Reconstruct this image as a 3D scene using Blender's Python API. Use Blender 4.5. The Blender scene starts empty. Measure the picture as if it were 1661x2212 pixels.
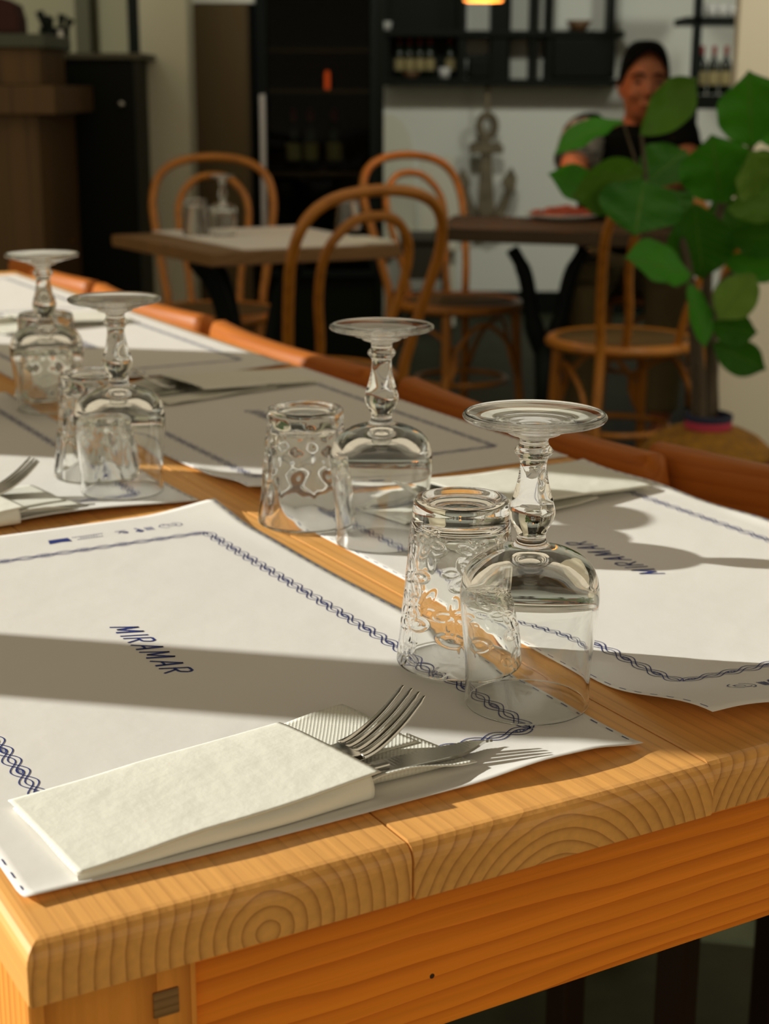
import bpy, bmesh, math, random
from mathutils import Vector, Matrix
random.seed(7)
PI = math.pi; sin = math.sin; cos = math.cos
scene = bpy.context.scene
COL = scene.collection

# ------------------------------------------------------------------ camera, light, exposure
S = 1.1                      # metres per table unit
TZ = 0.80                    # height of the front table
CZ = TZ + 0.3038 * S         # camera height
PITCH, ROLL, FPX, TH = 0.2651, 0.0035, 3358.1, 0.5195
IW, IH = 1661, 2212
CU, CV = -0.4495, -0.5360
cam_d = bpy.data.cameras.new('camera'); cam = bpy.data.objects.new('camera', cam_d); COL.objects.link(cam)
cam.matrix_world = Matrix.Translation((0, 0, CZ)) @ Matrix.Rotation(PI/2 - PITCH, 4, 'X') @ Matrix.Rotation(ROLL, 4, 'Z')
cam_d.sensor_fit = 'VERTICAL'; cam_d.sensor_height = 36; cam_d.sensor_width = 36
cam_d.lens = FPX / IH * 36
cam_d.clip_start = 0.02
cam_d.dof.use_dof = True; cam_d.dof.focus_distance = 0.86; cam_d.dof.aperture_fstop = 11.0
scene.camera = cam

world = bpy.data.worlds.new('sky'); scene.world = world; world.use_nodes = True
bgn = world.node_tree.nodes['Background']
bgn.inputs[0].default_value = (1.0, 0.84, 0.58, 1); bgn.inputs[1].default_value = 0.70

SUN_EL = math.radians(22.0); SUN_AZ = math.radians(-11.2)
sd = Vector((cos(SUN_AZ)*cos(SUN_EL), sin(SUN_AZ)*cos(SUN_EL), -sin(SUN_EL)))
sl = bpy.data.lights.new('sun', 'SUN'); sl.energy = 5.5; sl.angle = math.radians(0.6); sl.color = (1.0, 0.98, 0.88)
so = bpy.data.objects.new('sun', sl); COL.objects.link(so)
so.rotation_euler = sd.to_track_quat('-Z', 'Y').to_euler(); so.location = (-4, 2, 5)

def wall_fill(loc, aim, power, col, deg=78):  # added fill spot aimed at a wall, not a fitting of the room
    l = bpy.data.lights.new('fill_spot', 'SPOT'); l.energy = power; l.color = col; l.shadow_soft_size = 0.12
    l.spot_size = math.radians(deg); l.spot_blend = 1.0
    o = bpy.data.objects.new('fill_spot', l); COL.objects.link(o); o.location = loc
    o.rotation_euler = (Vector(aim) - Vector(loc)).to_track_quat('-Z', 'Y').to_euler(); return o
for lx in (-1.7, 0.2, 2.1): wall_fill((lx, 4.9, 2.8), (lx, 8.2, 1.0), 104, (1.0, 1.0, 0.86))  # unseen fills added to brighten the back wall
wall_fill((1.3, 3.2, 2.8), (1.3, 4.35, 1.2), 60, (1.0, 0.94, 0.72), 60)  # unseen warm fill added for the right pillar

scene.view_settings.view_transform = 'Standard'; scene.view_settings.look = 'None'
scene.view_settings.exposure = 0.0; scene.view_settings.gamma = 1.0
scene.view_settings.use_curve_mapping = False
scene.cycles.use_denoising = True
scene.cycles.max_bounces = 24; scene.cycles.transmission_bounces = 20; scene.cycles.transparent_max_bounces = 16
scene.cycles.glossy_bounces = 8
scene.cycles.caustics_reflective = False; scene.cycles.caustics_refractive = True
scene.cycles.sample_clamp_indirect = 12.0; scene.cycles.blur_glossy = 0.3

# ------------------------------------------------------------------ helpers
def at(px, py, Y=None, Z=None):
    """point of the room seen at pixel (px,py) of the frame, at depth Y or height Z"""
    a, b = (px - IW/2)/FPX, -(py - IH/2)/FPX
    a, b = a*cos(ROLL) - b*sin(ROLL), a*sin(ROLL) + b*cos(ROLL)
    d = Vector((a, cos(PITCH) + b*sin(PITCH), -sin(PITCH) + b*cos(PITCH)))
    t = Y/d.y if Y is not None else (Z - CZ)/d.z
    return Vector((t*d.x, t*d.y, CZ + t*d.z))

def TW(u, v, z=0.0):
    """front-table coordinates (table units, z above the table top) -> world"""
    du, dv = (u - CU)*S, (v - CV)*S
    return Vector((du*cos(TH) - dv*sin(TH), du*sin(TH) + dv*cos(TH), TZ + z*S))

def tag(o, label=None, cat=None, group=None, kind=None):
    if label: o['label'] = label
    if cat: o['category'] = cat
    if group: o['group'] = group
    if kind: o['kind'] = kind
    return o

def empty(name, loc=(0, 0, 0), rz=0.0):
    o = bpy.data.objects.new(name, None); COL.objects.link(o)
    o.location = loc; o.rotation_euler = (0, 0, rz); o.empty_display_size = 0.05
    return o

def obj(name, verts, faces, mat, parent=None, smooth=True, scale=1.0, uvs=None):
    me = bpy.data.meshes.new(name)
    me.from_pydata([(x*scale, y*scale, z*scale) for x, y, z in verts], [], faces)
    if mat:
        for m in (mat if isinstance(mat, (list, tuple)) else [mat]): me.materials.append(m)
    if smooth:
        me.polygons.foreach_set('use_smooth', [True]*len(me.polygons))
    if uvs is not None:
        l = me.uv_layers.new(name='UVMap')
        for lp in me.loops: l.data[lp.index].uv = uvs[lp.vertex_index]
    me.validate(); me.update()
    o = bpy.data.objects.new(name, me); COL.objects.link(o)
    if parent: o.parent = parent
    return o

def obj_bm(name, bm, mat, parent=None, smooth=False):
    me = bpy.data.meshes.new(name); bmesh.ops.recalc_face_normals(bm, faces=bm.faces[:]); bm.to_mesh(me); bm.free()
    if mat: me.materials.append(mat)
    if smooth: me.polygons.foreach_set('use_smooth', [True]*len(me.polygons))
    o = bpy.data.objects.new(name, me); COL.objects.link(o)
    if parent: o.parent = parent
    return o

def copy_tree(o, parent=None):
    c = o.copy(); COL.objects.link(c)
    if parent: c.parent = parent
    for ch in list(o.children): copy_tree(ch, c)
    return c

def bm_box(bm, x0, x1, y0, y1, z0, z1, bev=0.0, seg=2):
    r = bmesh.ops.create_cube(bm, size=1.0)
    vs = r['verts']
    for v in vs:
        v.co = Vector((x0 + (v.co.x + .5)*(x1 - x0), y0 + (v.co.y + .5)*(y1 - y0), z0 + (v.co.z + .5)*(z1 - z0)))
    if bev > 0:
        es = list({e for v in vs for e in v.link_edges})
        bmesh.ops.bevel(bm, geom=es, offset=bev, segments=seg, profile=0.6, affect='EDGES')

def box(name, x0, x1, y0, y1, z0, z1, mat, parent=None, bev=0.004):
    bm = bmesh.new(); bm_box(bm, x0, x1, y0, y1, z0, z1, bev)
    return obj_bm(name, bm, mat, parent)

def pbox(name, px0, px1, py0, py1, Y, depth, mat, parent=None, bev=0.004):
    """box whose front face covers the pixels px0..px1 by py0..py1 at depth Y"""
    a = at(px0, (py0+py1)/2, Y); b = at(px1, (py0+py1)/2, Y); c = at((px0+px1)/2, py0, Y); d = at((px0+px1)/2, py1, Y)
    return box(name, a.x, b.x, Y, Y + depth, max(d.z, 0.0), c.z, mat, parent, bev)

def lathe_data(prof, seg=64, disp=None):
    """prof: list of (r, z); r == 0 at an end closes with a pole"""
    V, F, rows = [], [], []
    for i, (r, z) in enumerate(prof):
        if r < 1e-7:
            rows.append([len(V)]); V.append((0, 0, z))
        else:
            row = []
            for k in range(seg):
                a = 2*PI*k/seg
                rr = r + (disp(i, a, r, z) if disp else 0)
                row.append(len(V)); V.append((rr*cos(a), rr*sin(a), z))
            rows.append(row)
    for a, b in zip(rows[:-1], rows[1:]):
        if len(a) == 1 and len(b) == 1: continue
        for k in range(seg):
            k2 = (k+1) % seg
            if len(a) == 1: F.append((a[0], b[k2], b[k]))
            elif len(b) == 1: F.append((a[k], a[k2], b[0]))
            else: F.append((a[k], a[k2], b[k2], b[k]))
    return V, F

def lathe(name, prof, mat, parent=None, seg=64, disp=None, scale=1.0, smooth=True):
    V, F = lathe_data(prof, seg, disp)
    bm = bmesh.new(); vs = [bm.verts.new((x*scale, y*scale, z*scale)) for x, y, z in V]
    for f in F: bm.faces.new([vs[i] for i in f])
    return obj_bm(name, bm, mat, parent, smooth)

def spline(P, n):
    """Catmull-Rom through the points (tuples of any length), n samples per span"""
    out = []
    m = len(P)
    for i in range(m-1):
        p0, p1, p2, p3 = P[max(i-1, 0)], P[i], P[i+1], P[min(i+2, m-1)]
        for k in range(n):
            t = k/n
            out.append(tuple(0.5*((2*b) + (-a+c)*t + (2*a-5*b+4*c-d)*t*t + (-a+3*b-3*c+d)*t**3) for a, b, c, d in zip(p0, p1, p2, p3)))
    out.append(tuple(P[-1]))
    return out

def sweep_data(pts, rad, seg=10, flat=1.0, up=None, closed=False, V=None, F=None):
    V = [] if V is None else V; F = [] if F is None else F
    P = [Vector(p[:3]) for p in pts]; n = len(P)
    R = rad if isinstance(rad, (list, tuple)) else [rad]*n
    base = len(V); N = None
    for i in range(n):
        if closed: t = P[(i+1) % n] - P[i-1]
        else: t = P[min(i+1, n-1)] - P[max(i-1, 0)]
        t.normalize()
        if up is not None:
            N = Vector(up); N = (N - t*N.dot(t)).normalized()
        elif N is None:
            N = t.orthogonal().normalized()
        else:
            N = (N - t*N.dot(t)).normalized()
        B = t.cross(N)
        for k in range(seg):
            a = 2*PI*k/seg
            V.append(tuple(P[i] + (N*cos(a)*flat + B*sin(a))*R[i]))
    for i in range(n if closed else n-1):
        j = (i+1) % n
        for k in range(seg):
            k2 = (k+1) % seg
            F.append((base+i*seg+k, base+i*seg+k2, base+j*seg+k2, base+j*seg+k))
    if not closed:
        F.append(tuple(base+k for k in range(seg-1, -1, -1)))
        F.append(tuple(base+(n-1)*seg+k for k in range(seg)))
    return V, F

def sweep(name, pts, rad, mat, parent=None, seg=10, flat=1.0, up=None, closed=False):
    V, F = sweep_data(pts, rad, seg, flat, up, closed)
    return obj(name, V, F, mat, parent)

# ------------------------------------------------------------------ materials
def nodes(m): return m.node_tree.nodes, m.node_tree.links
def mat(name, col, rough=0.5, metal=0.0, spec=0.5, bump=None, noise=None, **kw):
    """bump = (scale, strength); noise = (scale, dark colour, amount)"""
    m = bpy.data.materials.new(name); m.use_nodes = True; N, L = nodes(m)
    b = N['Principled BSDF']; b.inputs['Base Color'].default_value = (*col, 1)
    b.inputs['Roughness'].default_value = rough; b.inputs['Metallic'].default_value = metal
    b.inputs['Specular IOR Level'].default_value = spec
    for k, v in kw.items(): b.inputs[k.replace('_', ' ')].default_value = v
    if bump or noise: tc = N.new('ShaderNodeTexCoord')
    if noise:
        nt = N.new('ShaderNodeTexNoise'); nt.inputs['Scale'].default_value = noise[0]; nt.inputs['Detail'].default_value = 6
        L.new(tc.outputs['Object'], nt.inputs['Vector'])
        r = N.new('ShaderNodeValToRGB'); r.color_ramp.elements[0].position = .35; r.color_ramp.elements[1].position = .65
        r.color_ramp.elements[0].color = (*noise[1], 1); r.color_ramp.elements[1].color = (*col, 1)
        L.new(nt.outputs['Fac'], r.inputs['Fac']); L.new(r.outputs['Color'], b.inputs['Base Color'])
    if bump:
        bt = N.new('ShaderNodeTexNoise'); bt.inputs['Scale'].default_value = bump[0]; bt.inputs['Detail'].default_value = 5
        L.new(tc.outputs['Object'], bt.inputs['Vector'])
        bn = N.new('ShaderNodeBump'); bn.inputs['Strength'].default_value = bump[1]; bn.inputs['Distance'].default_value = 0.01
        L.new(bt.outputs['Fac'], bn.inputs['Height']); L.new(bn.outputs['Normal'], b.inputs['Normal'])
    return m

def wood(name, axis, light, dark, freq=150.0, rough=0.45, wob=0.004, stretch=0.04, coat=0.0, knots=False, longc=1.0, pw=2.2, spec=0.4):
    """growth rings about the object's own axis through its origin"""
    m = bpy.data.materials.new(name); m.use_nodes = True; N, L = nodes(m); b = N['Principled BSDF']
    tc = N.new('ShaderNodeTexCoord'); mp = N.new('ShaderNodeMapping'); L.new(tc.outputs['Object'], mp.inputs['Vector'])
    sc_ = [1, 1, 1]; sc_['XYZ'.index(axis)] = stretch; mp.inputs['Scale'].default_value = sc_
    n1 = N.new('ShaderNodeTexNoise'); n1.inputs['Scale'].default_value = 18; n1.inputs['Detail'].default_value = 3
    L.new(mp.outputs[0], n1.inputs['Vector'])
    sep = N.new('ShaderNodeSeparateXYZ'); L.new(tc.outputs['Object'], sep.inputs[0])
    def M(op, a, bb=None):
        x = N.new('ShaderNodeMath'); x.operation = op
        for i, s in enumerate((a, bb)):
            if s is None: continue
            if hasattr(s, 'node'): L.new(s, x.inputs[i])
            else: x.inputs[i].default_value = s
        return x.outputs[0]
    p, q = [k for k in 'XYZ' if k != axis]
    r2 = M('ADD', M('MULTIPLY', sep.outputs[p], sep.outputs[p]), M('MULTIPLY', sep.outputs[q], sep.outputs[q]))
    r = M('SQRT', r2)
    r = M('ADD', r, M('MULTIPLY', M('SUBTRACT', n1.outputs['Fac'], 0.5), wob*2))
    fr = M('FRACT', M('MULTIPLY', r, freq))
    sn = N.new('ShaderNodeSeparateXYZ'); L.new(tc.outputs['Normal'], sn.inputs[0])
    eg = M('ADD', M('MULTIPLY', M('ABSOLUTE', sn.outputs[axis]), 1 - longc), longc)
    ramp = N.new('ShaderNodeValToRGB'); e = ramp.color_ramp.elements
    e[0].position = 0.0; e[0].color = (*light, 1); e[1].position = 0.95; e[1].color = (*dark, 1)
    L.new(M('MULTIPLY', M('MULTIPLY', M('POWER', fr, pw), M('LESS_THAN', fr, .93)), eg), ramp.inputs['Fac'])
    # long fibres and blotches
    mp2 = N.new('ShaderNodeMapping'); L.new(tc.outputs['Object'], mp2.inputs['Vector'])
    s2 = [220, 220, 220]; s2['XYZ'.index(axis)] = 6; mp2.inputs['Scale'].default_value = s2
    n2 = N.new('ShaderNodeTexNoise'); n2.inputs['Scale'].default_value = 1; n2.inputs['Detail'].default_value = 4
    L.new(mp2.outputs[0], n2.inputs['Vector'])
    n3 = N.new('ShaderNodeTexNoise'); n3.inputs['Scale'].default_value = 9; n3.inputs['Detail'].default_value = 3
    L.new(mp.outputs[0], n3.inputs['Vector'])
    v = M('ADD', M('MULTIPLY', n2.outputs['Fac'], 0.35), M('MULTIPLY', n3.outputs['Fac'], 0.55))
    v = M('ADD', v, 0.55)
    mx = N.new('ShaderNodeMix'); mx.data_type = 'RGBA'; mx.blend_type = 'MULTIPLY'; mx.inputs['Factor'].default_value = 1
    L.new(ramp.outputs['Color'], mx.inputs[6])
    cb = N.new('ShaderNodeCombineXYZ')
    for i in range(3): L.new(v, cb.inputs[i])
    L.new(cb.outputs[0], mx.inputs[7])
    out = mx.outputs[2]
    if knots:
        vo = N.new('ShaderNodeTexVoronoi'); vo.inputs['Scale'].default_value = 34; L.new(tc.outputs['Object'], vo.inputs['Vector'])
        kk = M('LESS_THAN', vo.outputs['Distance'], 0.055)
        sc2 = N.new('ShaderNodeSeparateColor'); L.new(vo.outputs['Color'], sc2.inputs[0])
        kk = M('MULTIPLY', kk, M('GREATER_THAN', sc2.outputs[0], 0.35))
        m2 = N.new('ShaderNodeMix'); m2.data_type = 'RGBA'; L.new(kk, m2.inputs['Factor']); L.new(out, m2.inputs[6])
        m2.inputs[7].default_value = (0.06, 0.025, 0.008, 1); out = m2.outputs[2]
    L.new(out, b.inputs['Base Color'])
    b.inputs['Roughness'].default_value = rough; b.inputs['Specular IOR Level'].default_value = spec
    b.inputs['Coat Weight'].default_value = coat; b.inputs['Coat Roughness'].default_value = 0.2
    bn = N.new('ShaderNodeBump'); bn.inputs['Strength'].default_value = 0.25; bn.inputs['Distance'].default_value = 0.0015
    L.new(M('ADD', M('MULTIPLY', fr, -0.5), n2.outputs['Fac']), bn.inputs['Height']); L.new(bn.outputs['Normal'], b.inputs['Normal'])
    return m

PINE_L, PINE_D = (0.86, 0.425, 0.112), (0.36, 0.125, 0.026)
M_top = wood('pine_top', 'Y', PINE_L, PINE_D, 150, 0.42, coat=0.15, longc=.42, wob=.003, pw=4.0)
M_apron = wood('pine_apron', 'X', (1.0, 0.30, 0.022), (0.70, 0.17, 0.010), 95, 0.45, wob=0.016, stretch=0.16, knots=True, pw=2.0)
M_leg = wood('pine_leg', 'Z', (0.90, 0.36, 0.06), (0.56, 0.18, 0.022), 130, 0.45)
M_peg = wood('peg_wood', 'X', (0.30, 0.17, 0.06), (0.16, 0.08, 0.025), 300, 0.6)
M_rail = wood('varnished_rail', 'X', (0.47, 0.145, 0.024), (0.38, 0.105, 0.016), 70, 0.42, wob=0.008, spec=0.14)
M_thonet = wood('bentwood', 'Z', (0.48, 0.185, 0.022), (0.34, 0.12, 0.013), 60, 0.35, coat=0.2)
M_darktop = wood('dark_table_top', 'X', (0.050, 0.028, 0.009), (0.028, 0.015, 0.005), 60, 0.6)
M_bgtop = wood('brown_table_top', 'X', (0.25, 0.135, 0.05), (0.14, 0.07, 0.025), 60, 0.45)
M_panel = wood('brown_panel', 'Z', (0.075, 0.047, 0.012), (0.05, 0.03, 0.008), 40, 0.6)
M_counter = wood('counter_wood', 'Z', (0.105, 0.055, 0.013), (0.06, 0.03, 0.008), 50, 0.6, wob=0.02)

M_paper = mat('placemat_paper', (0.80, 0.775, 0.745), 0.75, spec=0.25, bump=(14, 0.14))
M_napkin = mat('napkin_tissue', (0.80, 0.79, 0.71), 0.9, spec=0.1, bump=(70, 0.10))
M_ink = mat('blue_ink', (0.018, 0.035, 0.20), 0.6, spec=0.2)
M_steel = mat('cutlery_steel', (0.62, 0.61, 0.58), 0.16, 1.0)
M_white = mat('white_wall', (0.66, 0.67, 0.62), 0.9, bump=(40, 0.05))
M_wallr = mat('warm_lit_white', (0.78, 0.74, 0.62), 0.9, bump=(40, 0.05))  # white pillar with the warm light put into its colour
M_olive = mat('olive_wall', (0.36, 0.34, 0.22), 0.9, bump=(30, 0.05))
M_floor = mat('speckled_floor', (0.045, 0.050, 0.026), 0.55, spec=0.12, noise=(9, (0.028, 0.031, 0.016)))
M_black = mat('black_lacquer', (0.0040, 0.0060, 0.0035), 0.5, spec=0.12)
M_blackm = mat('black_metal', (0.005, 0.008, 0.007), 0.45, spec=0.15)
M_legd = mat('shade_dark_leg', (0.020, 0.010, 0.004), 0.5, spec=0.2)  # near-black stands in for the shade under the table
M_iron = mat('cast_iron', (0.006, 0.009, 0.009), 0.55, spec=0.15, bump=(60, 0.2))
M_pale = mat('white_plastic', (0.66, 0.65, 0.53), 0.5)
M_anchor = mat('driftwood', (0.20, 0.165, 0.105), 0.8, bump=(30, 0.4), noise=(14, (0.11, 0.09, 0.055)))
M_rope = mat('rope', (0.25, 0.2, 0.12), 0.9, bump=(120, 0.6))
M_cane = mat('cane', (0.12, 0.068, 0.016), 0.7, bump=(90, 0.5))
M_steelb = mat('brushed_steel', (0.55, 0.53, 0.50), 0.35, 1.0)
M_bottle = mat('dark_bottle_glass', (0.012, 0.018, 0.010), 0.12, spec=0.6)
M_capsule = mat('red_capsule', (0.25, 0.02, 0.015), 0.5)
M_cream = mat('cream_label', (0.33, 0.27, 0.12), 0.7)

def glass_mat(name, tint, rough=0.0, ior=1.5):
    m = bpy.data.materials.new(name); m.use_nodes = True; N, L = nodes(m); b = N['Principled BSDF']
    b.inputs['Base Color'].default_value = (*tint, 1); b.inputs['Roughness'].default_value = rough
    b.inputs['Transmission Weight'].default_value = 1.0; b.inputs['IOR'].default_value = ior
    return m
M_glass = glass_mat('clear_glass', (0.985, 0.995, 0.985))
M_pane = glass_mat('cabinet_glass', (0.45, 0.5, 0.45), 0.0, 1.12)

# ------------------------------------------------------------------ the room
def struct(o): o['kind'] = 'structure'; return o
bm = bmesh.new(); bm_box(bm, -7, 7, -6, 9.2, -0.1, 0.0); struct(obj_bm('floor', bm, M_floor))
WY = 8.2
def sbox(name, x0, x1, y0, y1, z0, z1, m=M_white): return struct(box(name, x0, x1, y0, y1, z0, z1, m, None, 0.0))
sbox('wall_back', -4.2, 4.2, WY, WY + .15, 0, 2.9, mat('back_wall_paint', (0.74, 0.76, 0.70), .9))
sbox('wall_left', -4.2, -4.05, 3.7, WY, 0, 5.5, M_olive)
sbox('wall_right', 4.05, 4.2, 3.6, WY, 0, 2.9)
sbox('ceiling', -4.2, 4.2, 4.7, WY + .15, 2.9, 3.0, mat('dark_ceiling', (0.05, 0.045, 0.03), .9))
sbox('unseen_canopy', -2.6, 4.2, -0.9, 2.2, 2.9, 3.0, mat('added_canopy', (0.10, 0.075, 0.045), .9))  # unseen canopy added to keep bright sky overhead out of the glasses
sbox('baseboard_back', -1.2, 2.2, WY - .03, WY, 0, 0.115, M_black)
# olive recess behind the counters on the left
a = at(-30, 60, 7.3); b = at(302, 60, 7.3)
sbox('wall_left.001', -4.05, b.x, 7.3, 7.42, 0, 2.9, M_olive)
a = at(155, 60, 7.1); b = at(187, 60, 7.1); sbox('trim_1', a.x, b.x, 7.18, 7.3, 0, 2.9, mat('dark_trim', (0.10, 0.095, 0.055), .8))
a = at(276, 60, 6.6); b = at(300, 60, 6.6); sbox('trim_2', a.x, b.x, 6.6, 6.7, 0, 2.9, M_black)
# white pillar in the middle left and the white pillar, coloured as warmly lit, at the right edge
a = at(301, 60, 6.0); b = at(404, 60, 6.0); sbox('wall_left.002', a.x, b.x, 6.0, 6.5, 0, 2.9, mat('grey_white_plaster', (0.60, 0.59, 0.45), .9))
a = at(1597, 60, 4.35); sbox('wall_right.001', a.x, a.x + 1.2, 4.35, 4.41, 0, 2.9, M_wallr)
# brown wood panel beside the pillar, white wall above it
a = at(404, 60, 6.2); b = at(536, 60, 6.2)
dr = struct(box('wood_panel_1', a.x, b.x, 6.2, 6.26, 0, at(470, 8, 6.2).z, M_panel))
sbox('trim_3', a.x - .02, b.x + .02, 6.2, 6.3, at(470, 6, 6.2).z, 2.9, M_white)
# terrace posts beside the table (left of the frame): their shadows fall over the mats
def post(name, nv0, nv1, sv, m):
    tx, ty, nx, ny = .755, -.656, .656, .755
    w = (nv1 - nv0)*S
    p = TW((nv0+nv1)/2*nx + sv*tx, (nv0+nv1)/2*ny + sv*ty)
    o = box(name, -0.05, 0.05, -w/2, w/2, -p.z*0, 2.9, m, None, 0.003)
    o.location = (p.x, p.y, 0); o.rotation_euler = (0, 0, math.atan2(sd.y, sd.x))
    return struct(o)
post('trim_4', -0.004, 0.086, -1.25, M_white)
post('wall_left.003', 0.507, 1.070, -1.45, M_white)

# ------------------------------------------------------------------ front table
U0, U1, V0, V1 = -0.312, 0.340, -0.032, 2.12
table = empty('dining_table', TW(0, 0, 0) - Vector((0, 0, TZ)), TH)
tag(table, 'long pine plank dining table with thick end grain edge in the foreground', 'table')
TT = 0.0245
def tbl(name, x0, x1, y0, y1, z0, z1, m, bev, org, rows=1):
    """a bevelled piece in table units, origin at org"""
    bm = bmesh.new(); ox, oy, oz = org
    bm_box(bm, (x0-ox)*S, (x1-ox)*S, (y0-oy)*S, (y1-oy)*S, (z0-oz)*S, (z1-oz)*S, bev*S, 3)
    o = obj_bm(name, bm, m, table); o.location = (ox*S, oy*S, TZ + oz*S)
    return o
cuts = [U0, -0.147, 0.0165, 0.182, U1]
pith = [(-0.214, -0.021), (-0.073, -0.052), (0.115, -0.06), (0.27, -0.05)]
for i in range(4):
    e0 = V0 + (0.0, -0.0008, 0.0006, 0.0)[i]
    bm = bmesh.new(); ox, oz = pith[i]
    bm_box(bm, (cuts[i] + .0004 - ox)*S, (cuts[i+1] - .0004 - ox)*S, e0*S, V1*S, (-TT - oz)*S, -oz*S)
    def pick(f): return [e for e in bm.edges if all(f(v.co) for v in e.verts)]
    ed = pick(lambda c: c.y < e0*S + 1e-5 and c.z > -oz*S - 1e-5)
    if i == 0: ed += pick(lambda c: c.x < (cuts[0] + .0005 - ox)*S and c.z > -oz*S - 1e-5)
    if i == 3: ed += pick(lambda c: c.x > (cuts[4] - .0005 - ox)*S and c.z > -oz*S - 1e-5)
    bmesh.ops.bevel(bm, geom=ed, offset=.0075*S, segments=5, profile=.5, affect='EDGES')
    ed = [e for e in bm.edges if abs(e.verts[0].co.y - e.verts[1].co.y) > .5 and e.calc_face_angle(0) > 1.2]
    bmesh.ops.bevel(bm, geom=ed, offset=.0008*S, segments=1, affect='EDGES')
    o = obj_bm('plank', bm, M_top, table); o.location = (ox*S, 0, TZ + oz*S)
AZ0, AZ1 = -0.110, -TT
tbl('apron', -0.236, U1 - .07, -0.006, 0.012, AZ0, AZ1, M_apron, 0.0012, (0.05, 0, -0.185))
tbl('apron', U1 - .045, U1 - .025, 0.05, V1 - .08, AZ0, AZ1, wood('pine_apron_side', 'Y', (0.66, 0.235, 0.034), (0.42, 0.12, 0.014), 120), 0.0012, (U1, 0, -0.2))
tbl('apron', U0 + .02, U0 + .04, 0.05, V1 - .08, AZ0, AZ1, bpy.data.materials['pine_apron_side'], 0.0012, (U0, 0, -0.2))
tbl('apron', -0.236, U1 - .07, V1 - .03, V1 - .012, AZ0, AZ1, M_apron, 0.0012, (0.05, V1, -0.19))
zf = -TZ/S + 0.0005
for (lx, ly) in ((U0 + .006, -0.010), (U1 - .084, -0.010), (U0 + .006, V1 - .085), (U1 - .084, V1 - .085)):
    leg = tbl('leg', lx, lx + .070, ly, ly + .070, zf, -TT, M_leg, 0.002, (lx + .03, ly - .05, -0.1))
    if ly < 0.1:
        bm = bmesh.new(); bm_box(bm, -.0055*S, .0055*S, -.0012*S, .01*S, -.0058*S, .0058*S, .0006)
        pg = obj_bm('peg', bm, M_peg, leg); pg.location = ((.026 if lx < 0 else .004)*S, .05*S, (0.100 - 0.0530)*S)

# ------------------------------------------------------------------ paper placemats with blue print
ML, MW = 0.507, 0.302
def ribbon(V, F, pts, w, hf, closed=False):
    n = len(pts); b = len(V)
    for i, (x, y) in enumerate(pts):
        x0, y0 = pts[i-1] if (i > 0 or closed) else pts[0]
        x1, y1 = pts[(i+1) % n] if (i < n-1 or closed) else pts[-1]
        dx, dy = x1-x0, y1-y0; l = math.hypot(dx, dy) or 1
        nx, ny = -dy/l*w/2, dx/l*w/2
        for s in (-1, 1):
            X, Y = x+nx*s, y+ny*s
            V.append((X, Y, hf(X, Y) + 0.00022))
    for i in range(n if closed else n-1):
        j = (i+1) % n
        F.append((b+2*i, b+2*j, b+2*j+1, b+2*i+1))

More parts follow.
